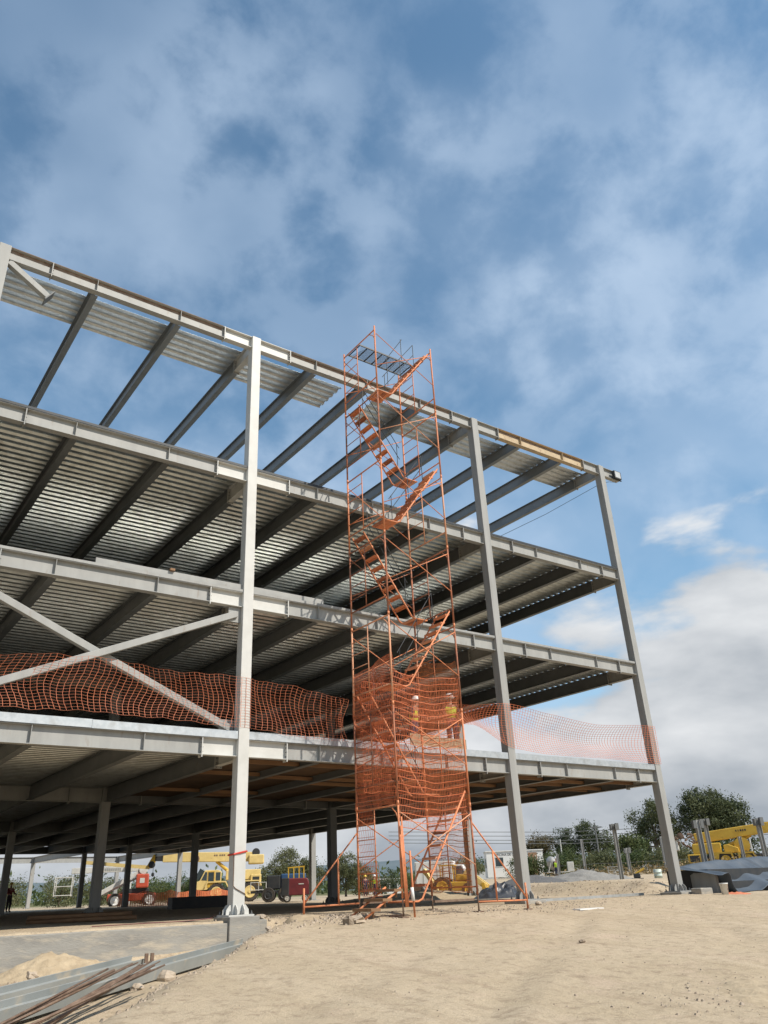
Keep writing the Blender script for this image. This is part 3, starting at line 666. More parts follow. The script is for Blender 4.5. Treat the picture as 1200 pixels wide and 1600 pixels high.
def n_right(u, v):
    y = TY0 + 0.02 + (TY1 - TY0 - 0.04) * u; z = 0.28 + (6.15 - 0.28) * v + 0.35 * (u - 0.5) * v
    return (TX1 - 0.05 - 0.10 * folds(z, 2.0, u * 2) - 0.05 * folds(y, 5, 1), y, z + 0.05 * folds(y, 4, v * 5))
net('safety_net', 'golden orange net on the right end of the scaffold tower, hanging to its foot', n_right, 40, 46, 0.008, 0.014, 'net_gold', su=40, sv=48)
def n_back(u, v):
    x = TX0 + 0.2 + (TX1 - TX0 - 0.25) * u; z = 2.7 + 2.9 * v
    return (x, TY1 - 0.06 - 0.08 * folds(z, 2.5, u * 3), z + 0.05 * folds(x, 5, v * 5))
net('safety_net', 'orange net on the rear of the scaffold tower against the floor edge', n_back, 34, 20, 0.007, 0.012, su=36, sv=22)

# ------------------------------------------------------------------ floodlight and cables
fl = thing('floodlight', 'black floodlight bolted to the beam end at the upper right corner', 'floodlight', (17.62, 0.0, 16.05))
MB().box((17.42, -0.10, 16.02), (17.86, 0.045, 16.40)).build('housing', 'black_steel', fl, bevel=0.012)
MB().box((17.46, -0.108, 16.07), (17.80, -0.101, 16.36)).build('lens', 'lamp_glass', fl)
b = MB(); b.bar((17.40, -0.02, 16.0), (17.92, -0.02, 16.0), 0.05, 0.012); b.bar((17.40, -0.02, 16.0), (17.40, -0.02, 16.22), 0.012, 0.05); b.build('bracket', 'black_steel', fl)
tag(MB().path([(17.6, 0.0, 16.0), (17.5, 0.0, 15.86), (17.2, 0.1, 15.85), (16.9, 0.3, 15.78), (14.6, 1.6, 14.3), (12.3, 3.0, 13.0), (10.5, 4.1, 12.1), (9.9, 4.5, 11.75)], 0.010, 5).build('lamp_cable', 'black_steel'),
    'thin black cable sagging from the floodlight down to the top deck', 'cable')

# ------------------------------------------------------------------ steel, pipes and piles in the trench
def on_side(name, label, p, q, H_, B, m, group=None):
    d = (Vector(q) - Vector(p)).normalized(); up = (d.cross(Vector((0, 0, 1))).normalized() + Vector((0, 0, 0.22))).normalized()
    b = MB(); b.ibeam(p, q, H_, B, 0.018, 0.012, up=tuple(up)); return tag(b.build(name, m, bevel=0.003), label, 'beam', group)
on_side('steel_beam', 'long grey steel beam lying on its side in the trench along the dirt bank', (-0.28, -1.60, H(-0.4, -1.5) + 0.12), (-8.2, -8.85, H(-8.1, -8.6) + 0.12), 0.26, 0.18, 'beam_grey')
on_side('steel_beam', 'shorter grey steel beam lying in the trench nearer the concrete wall', (-2.85, -2.25, H(-2.8, -2.2) + 0.10), (-8.4, -7.5, H(-8.4, -7.5) + 0.09), 0.28, 0.18, 'beam_grey')
lg = thing('lifting_lug', 'small dark steel lug standing up at the end of the shorter trench beam', 'lug', (-2.82, -2.5, -0.62))
for dx_ in (0, 0.11): MB().box((-2.90 + dx_, -2.42, -0.72), (-2.84 + dx_, -2.38, -0.50)).build('plate', 'rusty_pipe', lg)
for k in range(11):
    a = Vector((-4.0 - 0.06 * k + random.uniform(-.45, .45), -5.35 - 0.10 * k + random.uniform(-.35, .35), 0)); d = Vector((-0.70 + random.uniform(-.10, .10), -0.71 + random.uniform(-.10, .10), 0)).normalized()
    e = a + d * random.uniform(3.4, 4.8)
    a.z = max(-0.47 + 0.012 * (k % 5), H(a.x, a.y) + 0.03); e.z = H(e.x, e.y) + 0.05 + 0.025 * (k % 4)
    tag(MB().tube(a, e, random.choice((0.009, 0.013, 0.018)), 7).build('rusty_pipe', 'rusty_pipe', smooth=True), 'rusty brown steel pipe in the loose bundle beside the trench', 'pipe', 'rusty pipes by the trench')
tag(MB().bar((-6.35, -8.5, -0.80), (-7.6, -9.8, -0.84), 0.16, 0.09).build('rusty_channel', 'rusty_pipe', bevel=0.01), 'wide rusty steel channel under the pipes in the near left corner', 'steel channel')

def pile(name, label, c, rx, ry, h, m, cat='pile', rz=0, seed=0):
    b = MB(); n = 46; vs = []; fs = []
    for j in range(n + 1):
        for i in range(n + 1):
            u, v = i / n * 2 - 1, j / n * 2 - 1; rr = math.hypot(u, v); hh = max(0, 1 - rr) ** 0.9
            x, y = u * rx * 1.15, v * ry * 1.15; x, y = x * math.cos(rz) - y * math.sin(rz), x * math.sin(rz) + y * math.cos(rz)
            X, Y = c[0] + x, c[1] + y
            z = H(X, Y) - 0.03 + h * hh * (1 + 0.35 * fbm(u * 2, v * 2, seed)) + (0.22 * h * fbm(u * 7, v * 7, seed + 3) + 0.12 * h * noise.noise((u * 23, v * 23, seed))) * min(1, hh * 4)
            vs.append((X, Y, z if rr < 1.0 else H(X, Y) - 0.08))
    for j in range(n):
        for i in range(n): fs.append((j * (n + 1) + i, j * (n + 1) + i + 1, (j + 1) * (n + 1) + i + 1, (j + 1) * (n + 1) + i))
    b.add(vs, fs); return tag(b.build(name, m, smooth=True), label, cat)
pile('soil_pile', 'pale sandy soil heap against the concrete wall in the trench', (-4.15, -0.80, 0), 1.15, 0.48, 0.42, 'soil_pile', seed=1)
pile('gravel_pile', 'pale grey gravel cone behind the right bay near the white wall', (27.2, 13.4, 0), 2.4, 2.4, 0.62, 'gravel_grey', seed=2)
pile('gravel_pile', 'low dark grey gravel heap between the column and the cement mixer', (24.2, 14.4, 0), 2.6, 1.5, 0.42, 'gravel_dark', rz=-0.6, seed=3)
pile('soil_pile', 'lumpy pale soil heap behind the scaffold foot', (15.8, 12.5, 0), 4.6, 1.6, 0.45, 'soil_pile', rz=-0.7, seed=4)
pile('soil_pile', 'churned soil and stones at the near lower right corner', (0.9, -12.6, 0), 1.2, 0.9, 0.13, 'soil_pile', rz=0.5, seed=6)
pile('soil_pile', 'crumbly soil bank piled at the end of the concrete wall beside the white column', (1.25, -0.85, 0), 1.3, 0.7, 0.11, 'soil_pile', rz=0.7, seed=8)

def rock(p, s, label, m='rock', group=None, seed=0):
    b = MB(); n, k = 9, 6; vs = []; rnd = random.Random(seed); sq = (rnd.uniform(.8, 1.3), rnd.uniform(.7, 1.1), rnd.uniform(.5, .8))
    for j in range(k + 1):
        t = math.pi * j / k
        for i in range(n):
            a = 2 * math.pi * i / n; d = Vector((math.sin(t) * math.cos(a), math.sin(t) * math.sin(a), math.cos(t)))
            q = 1 + 0.45 * noise.noise(d * 1.6 + Vector((seed * 3.1, 0, 0))); vs.append((p[0] + d.x * s * sq[0] * q, p[1] + d.y * s * sq[1] * q, H(p[0], p[1]) + s * 0.35 + d.z * s * sq[2] * q))
    fs = [(j * n + i, j * n + (i + 1) % n, (j + 1) * n + (i + 1) % n, (j + 1) * n + i) for j in range(k) for i in range(n)]
    b.add(vs, fs); return tag(b.build('rock', m), label, 'rock', group)
for k, (p, s, lab, m_) in enumerate([((1.22, -2.95), 0.15, 'dark angular rock on the bare ground left of the scaffold foot', 'rock_dark'), ((1.52, -2.80), 0.17, 'pale upright rock beside the dark rock left of the scaffold', 'rock'),
        ((-4.55, -1.15), 0.15, 'round pale stone on the soil heap in the trench', 'rock'), ((-4.15, -0.95), 0.17, 'larger pale stone near the top of the trench soil heap', 'rock'),
        ((-3.3, -4.5), 0.14, 'pale stone lying beside the pipe ends at the trench edge', 'rock'), ((-4.0, -5.1), 0.09, 'small white stone among the pipe ends', 'rock'),
        ((-0.4, -2.5), 0.07, 'small stone on the bank above the long trench beam', 'rock'), ((0.75, 0.05), 0.13, 'pale rubble lump right of the white column foot', 'rock'),
        ((2.6, -8.0), 0.06, 'lone brown stone on the open ground at middle right', 'rock_dark'), ((8.6, -1.2), 0.10, 'pale stone in front of the column right of the scaffold', 'rock')]):
    rock(p, s, lab, m_, seed=k + 1)
# loose pebbles and clods strewn over the ground
def pebbles():
    rnd = random.Random(5); b = MB(); vs = []; fs = []
    def put(x, y, s):
        o = len(vs); z = H(x, y); a = rnd.uniform(0, 6.28); q = [s * rnd.uniform(.6, 1.2) for _ in range(5)]
        for i in range(4): vs.append((x + q[i] * math.cos(a + i * 1.57), y + q[i] * math.sin(a + i * 1.57), z - s * .2))
        t = 0.5
        for i in range(4): vs.append((x + t * q[i] * math.cos(a + .4 + i * 1.57), y + t * q[i] * math.sin(a + .4 + i * 1.57), z + s * .55 * rnd.uniform(.6, 1.3)))
        for i in range(4): fs.append((o + i, o + (i + 1) % 4, o + 4 + (i + 1) % 4, o + 4 + i))
        fs.append((o + 4, o + 5, o + 6, o + 7))
    for _ in range(3600):
        x, y = rnd.uniform(-8, 16), rnd.uniform(-15.5, 1.0)
        cl = fbm(x * 0.5, y * 0.5, 11)
        if cl < rnd.uniform(-0.15, 0.3): continue
        put(x, y, rnd.choice((.007, .009, .012, .018)) * (1.0 + 0.9 * (rnd.random() ** 8)))
    for _ in range(800): put(rnd.gauss(7.4, 2.2), rnd.gauss(-1.5, 0.8), rnd.choice((.012, .02, .035)))
    for _ in range(800):
        y = rnd.uniform(2.5, 22); put(max(18.0 + 0.25 * max(0, y - 4), 0.84 * (y + 18.4) - 9.5) + rnd.gauss(1.0, 0.7), y, rnd.choice((.015, .025, .04, .06)))
    for _ in range(700): put(rnd.gauss(1.4, 0.9), rnd.gauss(-1.1, 0.8), rnd.choice((.02, .03, .05)))
    for _ in range(420): put(rnd.gauss(0.9, 1.0), rnd.gauss(-12.4, 0.5), rnd.choice((.010, .015, .028)))
    for _ in range(260): put(rnd.gauss(-4.3, 0.7), rnd.gauss(-1.0, 0.3), rnd.choice((.02, .03, .05)))
    for _ in range(500):
        t = rnd.random(); put(-0.2 - 6 * t + rnd.gauss(.25, .3), -1.5 - 7.2 * t + rnd.gauss(-.25, .3), rnd.choice((.015, .025, .04)))
    b.v = vs; b.f = fs; tag(b.build('loose_stones', 'rock'), 'loose pebbles and clods strewn over the bare ground', 'gravel', kind='stuff')
pebbles()
tag(MB().box((8.0, -3.2, H(8.2, -3) + 0.0), (8.9, -2.95, H(8.2, -3) + 0.03)).build('wood_scrap', 'plastic_white'), 'pale scrap board lying on the ground in front of the right columns', 'board')
tag(MB().path([(-3.0, 0.6, -0.09), (-1.9, 0.35, -0.08), (-1.0, 0.45, -0.085), (-0.35, 0.4, -0.06), (-0.1, 0.75, 0.0)], 0.009, 5).build('ground_hose', 'maroon_paint'), 'dark red hose lying on the ground behind the concrete wall', 'hose')

# tarpaulin over stacked panels at the right edge
st = thing('panel_stack', 'grey upright panel ends and dark box under the blue tarpaulin', 'panel stack', (18.6, -0.6, -0.15))
MB().box((18.1, -0.2, -0.2), (22.5, 1.5, 0.62)).build('crate_body', 'black_steel', st)
for k in range(3): MB().box((17.93 + 0.06 * k, -0.55, -0.2), (17.98 + 0.06 * k, 0.3 + 0.1 * k, 0.52 - 0.03 * k)).build('panel_end', 'grey_primer', st)
MB().box((18.15, -0.65, -0.2), (22.5, -0.22, 0.22)).build('crate_front', 'black_steel', st)
def tarp():
    b = MB(); nu, nv = 220, 40; vs = []
    for j in range(nv + 1):
        v = j / nv
        for i in range(nu + 1):
            u = i / nu; x = 17.55 + 6.5 * u
            ridge = 0.58 + 0.30 * sm(0, 0.5, u) + 0.05 * math.sin(u * 9) + 0.04 * noise.noise((u * 8, 0, 3))
            front = 0.42 - 0.60 * sm(0.05, 0.13, u) + 0.26 * sm(0.24, 0.42, u) + 0.05 * math.sin(u * 31)
            y = 1.5 - 1.75 * v - 0.85 * sm(.55, 1, v)
            z = ridge + 0.10 * math.sin(math.pi * v) - (ridge - front) * sm(0.40, 1.0, v)
            ph = 34 * (u - 0.10 * v) + 9 * noise.noise((u * 2.5, v * 1.2, 0))
            fold = (0.075 * math.sin(ph) + 0.03 * math.sin(ph * 2.3 + 1)) * sm(.15, .9, v) * (0.4 + 0.9 * abs(noise.noise((u * 5, 7, 0)))) + 0.06 * noise.noise((u * 11, v * 5, 2))
            vs.append((x, y - fold, max(z + 0.5 * fold, H(x, y) + 0.02)))
    b.add(vs, [(j * (nu + 1) + i, j * (nu + 1) + i + 1, (j + 1) * (nu + 1) + i + 1, (j + 1) * (nu + 1) + i) for j in range(nv) for i in range(nu)])
    o = b.build('tarpaulin', 'tarp_blue', smooth=True); s = o.modifiers.new('cloth', 'SOLIDIFY'); s.thickness = 0.006
    tag(o, 'large blue grey tarpaulin draped in folds over stacked panels at the right edge', 'tarpaulin')
tarp()
bk = thing('bucket', 'small white plastic bucket in front of the blue tarpaulin', 'bucket', (16.95, -1.45, H(16.95, -1.45)))
MB().lathe((0, 0, 0), [(0.105, 0), (0.13, 0.30), (0.14, 0.30), (0.14, 0.33), (0.12, 0.33)], 14).build('body', 'plastic_white', bk, local=True, smooth=True)
MB().path([(-.14, 0, .3), (-.1, 0, .2), (0, -.13, .14), (.1, 0, .2), (.14, 0, .3)], 0.006, 5).build('handle', 'black_steel', bk, local=True)
def rag(c, r, m, name, label, cat, h, seed):
    b = MB(); n = 30; vs = []
    for j in range(n + 1):
        for i in range(n + 1):
            u, v = i / n * 2 - 1, j / n * 2 - 1; x, y = c[0] + u * r[0], c[1] + v * r[1]; rr = min(1, math.hypot(u, v))
            vs.append((x, y, H(x, y) - 0.02 + h * (1 - rr ** 2) * (0.55 + 1.3 * abs(fbm(u * 2.2, v * 2.2, seed))) + 0.3 * h * noise.noise((u * 5, v * 5, seed)) * (1 - rr)))
    b.add(vs, [(j * (n + 1) + i, j * (n + 1) + i + 1, (j + 1) * (n + 1) + i + 1, (j + 1) * (n + 1) + i) for j in range(n) for i in range(n)])
    return tag(b.build(name, m, smooth=True), label, cat)
rag((17.6, -1.5), (0.8, 0.28), 'net_shade_brown', 'net_heap', 'crumpled orange net heap on the ground by the white bucket', 'net heap', 0.10, 3)
rag((17.0, 9.3), (1.35, 0.8), 'tarp_black', 'black_tarp', 'crumpled black tarpaulin heap in front of the white site office', 'tarpaulin', 0.72, 4)

# ------------------------------------------------------------------ vehicles and plant (built in their own axes)
def wheel(par, c, r, w, rim='machine_white', lugs=True):
    o = MB().lathe(c, [(r * 0.55, -w / 2), (r * 0.93, -w / 2), (r, -w * 0.36), (r, w * 0.36), (r * 0.93, w / 2), (r * 0.55, w / 2)], 22, 'y').build('wheel', 'tyre', par, local=True)
    if lugs:
        b = MB()
        for k in range(16):
            a = 2 * math.pi * k / 16; p = Vector((c[0] + r * math.cos(a), c[1], c[2] + r * math.sin(a))); n_ = Vector((math.cos(a), 0, math.sin(a)))
            for s in (-1, 1): b.bar(p + Vector((0, s * w * 0.06, 0)), p + Vector((0, s * w * 0.45, 0)) + Vector((-n_.z, 0, n_.x)) * 0.05, 0.04, 0.05, up=tuple(n_))
        tag(b.build('tread_lugs', 'tyre', o, local=True), kind='stuff')
    for s in (-1, 1):
        MB().lathe((c[0], c[1] + s * w * 0.5, c[2]), [(r * 0.62, -0.01 * s), (r * 0.62, 0.025 * s), (r * 0.52, 0.03 * s), (r * 0.44, 0.008 * s), (r * 0.2, 0.012 * s), (r * 0.17, 0.06 * s)], 18, 'y').build('rim', rim, o, local=True)
    return o
def BX(par, name, a, b, m, bev=0.0): return MB().box(a, b).build(name, m, par, local=True, bevel=bev)

# yellow mobile crane behind the frame (boom towards image left); +y faces the camera
cr = thing('mobile_crane', 'pale yellow mobile crane behind the frame with its boom level to the left', 'crane', (22.0, 46.6, H(22.0, 46.6)), R(154.3))
BX(cr, 'chassis', (-2.9, -0.55, 0.55), (2.6, 0.55, 1.05), 'black_steel', 0.04)
for x in (0.8, -1.85):
    for y in (-1.0, 1.0): wheel(cr, (x, y, 0.72), 0.72, 0.5, 'pale_yellow')
    for s in (-1, 1): MB().prism([(x - 0.95, 1.15), (x - 0.75, 1.55), (x + 0.75, 1.55), (x + 0.95, 1.15), (x + 0.87, 1.12), (x + 0.68, 1.46), (x - 0.68, 1.46), (x - 0.87, 1.12)], s * 1.0 - 0.3, s * 1.0 + 0.3).build('fender', 'pale_yellow', cr, local=True)
cab = MB().prism([(0.45, 1.15), (0.45, 2.25), (0.70, 2.38), (1.75, 2.38), (2.15, 1.62), (2.5, 1.50), (2.62, 0.95), (1.55, 0.95), (1.35, 1.15)], 0.2, 1.2).build('cab', 'pale_yellow', cr, local=True, bevel=0.03)
BX(cab, 'door', (0.98, 1.203, 1.12), (1.52, 1.215, 2.28), 'yellow_paint')
BX(cab, 'window', (1.03, 1.218, 1.55), (1.47, 1.226, 2.22), 'glass'); BX(cab, 'window', (0.52, 1.203, 1.6), (0.88, 1.212, 2.2), 'glass')
MB().prism([(1.58, 1.62), (1.58, 2.24), (1.72, 2.24), (2.02, 1.66)], 1.203, 1.212).build('window', 'glass', cab, local=True)
MB().bar((1.80, 0.7, 2.34), (2.18, 0.7, 1.66), 0.82, 0.02, (0, 1, 0)).build('windscreen', 'glass', cab, local=True)
BX(cr, 'superstructure', (-2.7, -0.75, 1.6), (0.1, 0.7, 2.35), 'pale_yellow', 0.06)
BX(cr, 'counterweight', (-2.95, -0.95, 2.75), (-1.7, 0.9, 3.45), 'pale_yellow', 0.08)
BX(cr, 'engine_cover', (-2.75, -0.8, 1.1), (-1.9, 0.85, 1.98), 'pale_yellow', 0.05); BX(cr, 'grille', (-2.6, 0.853, 1.35), (-2.05, 0.862, 1.8), 'black_steel')
bm = MB().bar((-2.4, 0.1, 3.30), (5.2, 0.1, 3.46), 0.55, 0.72).build('boom', 'pale_yellow', cr, local=True, bevel=0.04)
MB().bar((5.2, 0.1, 3.46), (5.8, 0.1, 3.48), 0.42, 0.55).build('inner_boom', 'black_steel', bm, local=True)
MB().bar((5.75, 0.1, 3.62), (6.25, 0.1, 2.75), 0.4, 0.42).build('boom_head', 'yellow_paint', bm, local=True, bevel=0.05)
MB().lathe((6.05, 0.1, 2.95), [(0.05, -0.25), (0.26, -0.22), (0.22, 0.0), (0.26, 0.22), (0.05, 0.25)], 14, 'y').build('sheave', 'black_steel', bm, local=True)
MB().bar((6.2, 0.1, 2.75), (11.4, 0.1, 3.28), 0.25, 0.26).build('jib', 'pale_yellow', bm, local=True)
MB().tube((5.9, 0.35, 2.8), (5.9, 0.35, 2.35), 0.02, 6).build('hoist_rope', 'black_steel', bm, local=True)
MB().lathe((5.9, 0.35, 2.22), [(0.03, -0.16), (0.12, -0.08), (0.12, 0.08), (0.03, 0.16)], 10).build('hook_block', 'black_steel', bm, local=True)
MB().lathe((2.55, 0.42, 3.28), [(0.06, -0.14), (0.28, -0.12), (0.28, 0.12), (0.06, 0.14)], 14, 'y').build('spare_hook', 'rusty_pipe', bm, local=True)
MB().tube((-0.2, 0.1, 2.2), (0.9, 0.1, 3.05), 0.14, 10).build('lift_cylinder', 'yellow_paint', cr, local=True)
for k in range(5): BX(bm, 'boom_lettering', (1.0 - 0.17 * k - (0.1 if k > 1 else 0), 0.378, 3.42), (1.12 - 0.17 * k - (0.1 if k > 1 else 0), 0.384, 3.54), 'rusty_pipe')
MB().lathe((-2.3, 0.1, 3.62), [(0.1, -0.3), (0.32, -0.3), (0.2, -0.25), (0.2, 0.25), (0.32, 0.3), (0.1, 0.3)], 14, 'y').build('winch_drum', 'black_steel', cr, local=True)

# yellow crane beyond the tarpaulin; -y faces the camera
c2 = thing('mobile_crane', 'deep yellow mobile crane beyond the tarpaulin with its boom rising to the right', 'crane', (44.86, 16.28, H(44.86, 16.28) - 0.05), R(-57.4))
BX(c2, 'chassis', (-1.9, -0.7, 0.35), (2.6, 0.7, 0.85), 'black_steel', 0.04)
for x in (0.05, 1.45):
    for y in (-0.95, 0.95): wheel(c2, (x, y, 0.5), 0.52, 0.42, 'yellow_paint')
MB().prism([(-0.75, 0.35), (-0.75, 1.02), (0.5, 1.02), (0.62, 0.45), (0.52, 0.42), (0.40, 0.88), (-0.30, 0.92), (-0.45, 0.35)], -1.2, -0.5).build('fender', 'yellow_paint', c2, local=True)
MB().prism([(0.85, 0.4), (0.85, 0.98), (1.85, 0.98), (2.05, 0.45), (1.94, 0.42), (1.76, 0.86), (1.0, 0.86), (1.0, 0.4)], -1.2, -0.5).build('fender', 'yellow_paint', c2, local=True)
BX(c2, 'superstructure', (-1.95, -0.8, 0.95), (-0.1, 0.75, 1.62), 'yellow_paint', 0.06)
MB().prism([(0.05, 0.95), (0.05, 1.45), (0.35, 1.5), (0.95, 1.25), (1.0, 0.95)], -0.8, 0.6).build('operator_cab', 'yellow_paint', c2, local=True, bevel=0.04)
BX(c2, 'engine_bay', (-2.35, -0.85, 0.4), (-1.45, 0.8, 0.96), 'yellow_paint', 0.05); BX(c2, 'grille', (-2.22, -0.862, 0.48), (-1.6, -0.853, 0.88), 'black_steel')
b2 = MB().bar((-1.7, -0.1, 1.95), (9.0, -0.1, 3.02), 0.5, 0.66).build('boom', 'yellow_paint', c2, local=True, bevel=0.04)
for k, (x, w_) in enumerate(((1.02, 0.07), (1.17, 0.05), (1.30, 0.11), (1.46, 0.08), (1.59, 0.10))): MB().bar((x, -0.354, 2.27 + 0.1 * x * 0.45), (x + w_, -0.354, 2.27 + 0.1 * (x + w_) * 0.45), 0.006, 0.12).build('boom_lettering', 'letter_dark', b2, local=True)
MB().tube((0.2, -0.1, 1.35), (1.9, -0.1, 2.0), 0.12, 10).build('lift_cylinder', 'yellow_paint', c2, local=True)
MB().tube((1.9, -0.1, 2.0), (2.5, -0.1, 2.2), 0.07, 8).build('cylinder_rod', 'machine_white', c2, local=True)
MB().lathe((1.25, -0.5, 1.4), [(0.1, -0.1), (0.5, -0.08), (0.5, 0.08), (0.1, 0.1)], 16, 'y').build('hose_reel', 'yellow_paint', c2, local=True)
BX(c2, 'counterweight', (-3.35, -0.6, 1.25), (-2.85, 0.6, 1.95), 'machine_white', 0.04)
b = MB(); rnd = random.Random(3)
for k in range(26):
    p = Vector((rnd.uniform(-3.3, -1.5), rnd.uniform(-0.7, 0.5), rnd.uniform(1.5, 2.35))); b.tube(p, p + Vector((rnd.uniform(-.5, .5), rnd.uniform(-.2, .2), rnd.uniform(-.3, .25))), rnd.uniform(.03, .08), 6)
tag(b.build('winch_gear', 'rusty_pipe', c2, local=True), kind='stuff')
MB().lathe((-2.6, -0.1, 2.2), [(0.06, -0.45), (0.20, -0.42), (0.12, -0.38), (0.12, 0.38), (0.20, 0.42), (0.06, 0.45)], 14, 'y').build('winch_drum', 'rusty_pipe', c2, local=True)

# red and white boom lift; -y faces the camera
lf = thing('boom_lift', 'red boom lift with white wheels and a folded pale boom behind the inner columns', 'boom lift', (17.2, 55.1, H(17.2, 55.1) - 0.15), R(-19.6)); lf.scale = (1.5, 1.5, 1.5)
BX(lf, 'chassis', (-1.35, -0.75, 0.35), (1.3, 0.75, 0.72), 'red_paint', 0.05)
for x in (-0.92, 0.95):
    for y in (-0.85, 0.85): wheel(lf, (x, y, 0.38), 0.38, 0.3, 'helmet_white', False)
BX(lf, 'turntable', (-0.6, -0.55, 0.73), (0.9, 0.55, 0.98), 'black_steel', 0.03)
BX(lf, 'counterweight', (0.15, -0.75, 1.0), (0.85, 0.7, 1.72), 'red_paint', 0.06); BX(lf, 'data_plate', (0.36, -0.762, 1.25), (0.62, -0.753, 1.5), 'machine_white')
MB().bar((-1.75, -0.35, 0.78), (0.45, -0.35, 1.88), 0.26, 0.24).build('lower_boom', 'machine_white', lf, local=True, bevel=0.02)
MB().bar((-1.6, -0.05, 0.72), (0.45, -0.05, 1.64), 0.10, 0.10).build('lift_cylinder', 'machine_white', lf, local=True)
ub = MB().bar((0.65, -0.35, 2.02), (-3.4, -0.35, 1.98), 0.26, 0.30).build('upper_boom', 'machine_white', lf, local=True, bevel=0.02)
for k in range(8): BX(ub, 'boom_lettering', (-1.62 + 0.115 * k, -0.492, 1.93), (-1.54 + 0.115 * k, -0.484, 2.06), 'grey_primer')
MB().lathe((0.52, -0.35, 1.95), [(0.05, -0.2), (0.24, -0.2), (0.24, 0.2), (0.05, 0.2)], 14, 'y').build('knuckle', 'machine_white', lf, local=True)
b = MB()
for z in (0.75, 1.2, 1.65): b.path([(-3.3, -0.75, z), (-4.2, -0.75, z), (-4.2, 0.35, z), (-3.3, 0.35, z), (-3.3, -0.75, z)], 0.025, 6)
for x, y in ((-3.3, -0.75), (-4.2, -0.75), (-4.2, 0.35), (-3.3, 0.35)): b.tube((x, y, 0.7), (x, y, 1.68), 0.025, 6)
b.build('basket', 'machine_white', lf, local=True)

# trailer with a blue generator, and the maroon welding set in front of it
tl = thing('generator_trailer', 'dark trailer carrying a blue generator right of the white column', 'trailer', (19.3, 32.6, H(19.3, 32.6)), R(-31)); tl.scale = (1.22, 1.22, 1.22)
BX(tl, 'bed', (-1.6, -0.7, 0.45), (1.6, 0.7, 0.58), 'black_steel', 0.02)
BX(tl, 'generator', (0.0, -0.62, 0.62), (1.35, 0.62, 1.36), 'blue_paint', 0.06); BX(tl, 'engine_box', (-0.75, -0.6, 0.62), (-0.02, 0.6, 1.30), 'black_steel', 0.05)
MB().lathe((0.35, -0.63, 0.95), [(0.02, -0.02), (0.09, -0.02), (0.09, 0.02), (0.02, 0.02)], 12, 'y').build('fuel_cap', 'machine_white', tl, local=True)
b = MB()
for z in (0.62, 0.98): b.path([(-1.6, -0.72, z), (-0.75, -0.72, z)], 0.022, 6)
for x in (-1.6, -1.18, -0.78): b.tube((x, -0.72, 0.58), (x, -0.72, 1.0), 0.022, 6)
b.build('side_rail', 'machine_white', tl, local=True)
for x in (-0.65, 0.2):
    for y in (-0.78, 0.78): wheel(tl, (x, y, 0.36), 0.36, 0.22, 'black_steel', False)
b = MB(); b.tube((0.7, 0, 1.36), (0.7, 0, 1.55), 0.05, 8); b.tube((1.0, 0.2, 1.36), (1.0, 0.2, 1.46), 0.08, 8); b.build('exhaust', 'black_steel', tl, local=True)
wl = thing('welding_machine', 'maroon welding machine on small wheels with a yellow frame on top', 'welder', (17.5, 27.5, H(17.5, 27.5)), R(-31)); wl.scale = (1.32, 1.32, 1.32)
MB().prism([(-0.62, 0.28), (-0.62, 0.98), (0.52, 0.98), (0.66, 0.62), (0.66, 0.28)], -0.42, 0.42).build('body', 'maroon_paint', wl, local=True, bevel=0.04)
BX(wl, 'front_panel', (-0.66, -0.43, 0.26), (-0.30, 0.43, 1.0), 'black_steel', 0.03); BX(wl, 'name_plate', (0.12, -0.432, 0.72), (0.36, -0.424, 0.76), 'machine_white')
for x in (-0.4, 0.42):
    for y in (-0.4, 0.4): wheel(wl, (x, y, 0.16), 0.16, 0.12, 'machine_white', False)
b = MB(); 
for x in (-0.34, -0.1, 0.14, 0.36): b.bar((x, -0.3, 0.98), (x, -0.3, 1.42), 0.05, 0.05)
b.bar((-0.38, -0.3, 1.42), (0.40, -0.3, 1.46), 0.05, 0.05); b.build('lifting_frame', 'yellow_paint', wl, local=True)
tr_ = thing('steel_trough', 'long dark steel trough on the ground between the inner columns', 'trough', (9.05, 22.4, H(9, 22.4)), R(-4))
BX(tr_, 'body', (-1.5, -0.35, 0.0), (1.5, 0.35, 0.05), 'black_steel')
for y in (-0.37, 0.37): BX(tr_, 'side', (-1.5, y - 0.02, 0.0), (1.5, y + 0.02, 0.52), 'black_steel')
for x in (-1.49, 1.49): BX(tr_, 'end', (x - 0.02, -0.345, 0.052), (x + 0.02, 0.345, 0.5), 'black_steel')
for k in range(12):
    yy = 6.3 + 0.16 * (k % 6) + 0.05 * (k // 6); zz_ = H(-1, 7) + 0.06 + 0.10 * (k // 6); x0_ = -2.6 + random.uniform(-.25, .25)
    tag(MB().tube((x0_, yy + 0.3, zz_), (x0_ + 2.3, yy - 0.5 + random.uniform(-.15, .15), zz_ + 0.01), 0.055, 8).build('timber_pole', 'timber', smooth=True), 'round timber pole in the heap left of the inner column foot', 'pole', 'heap of timber poles')

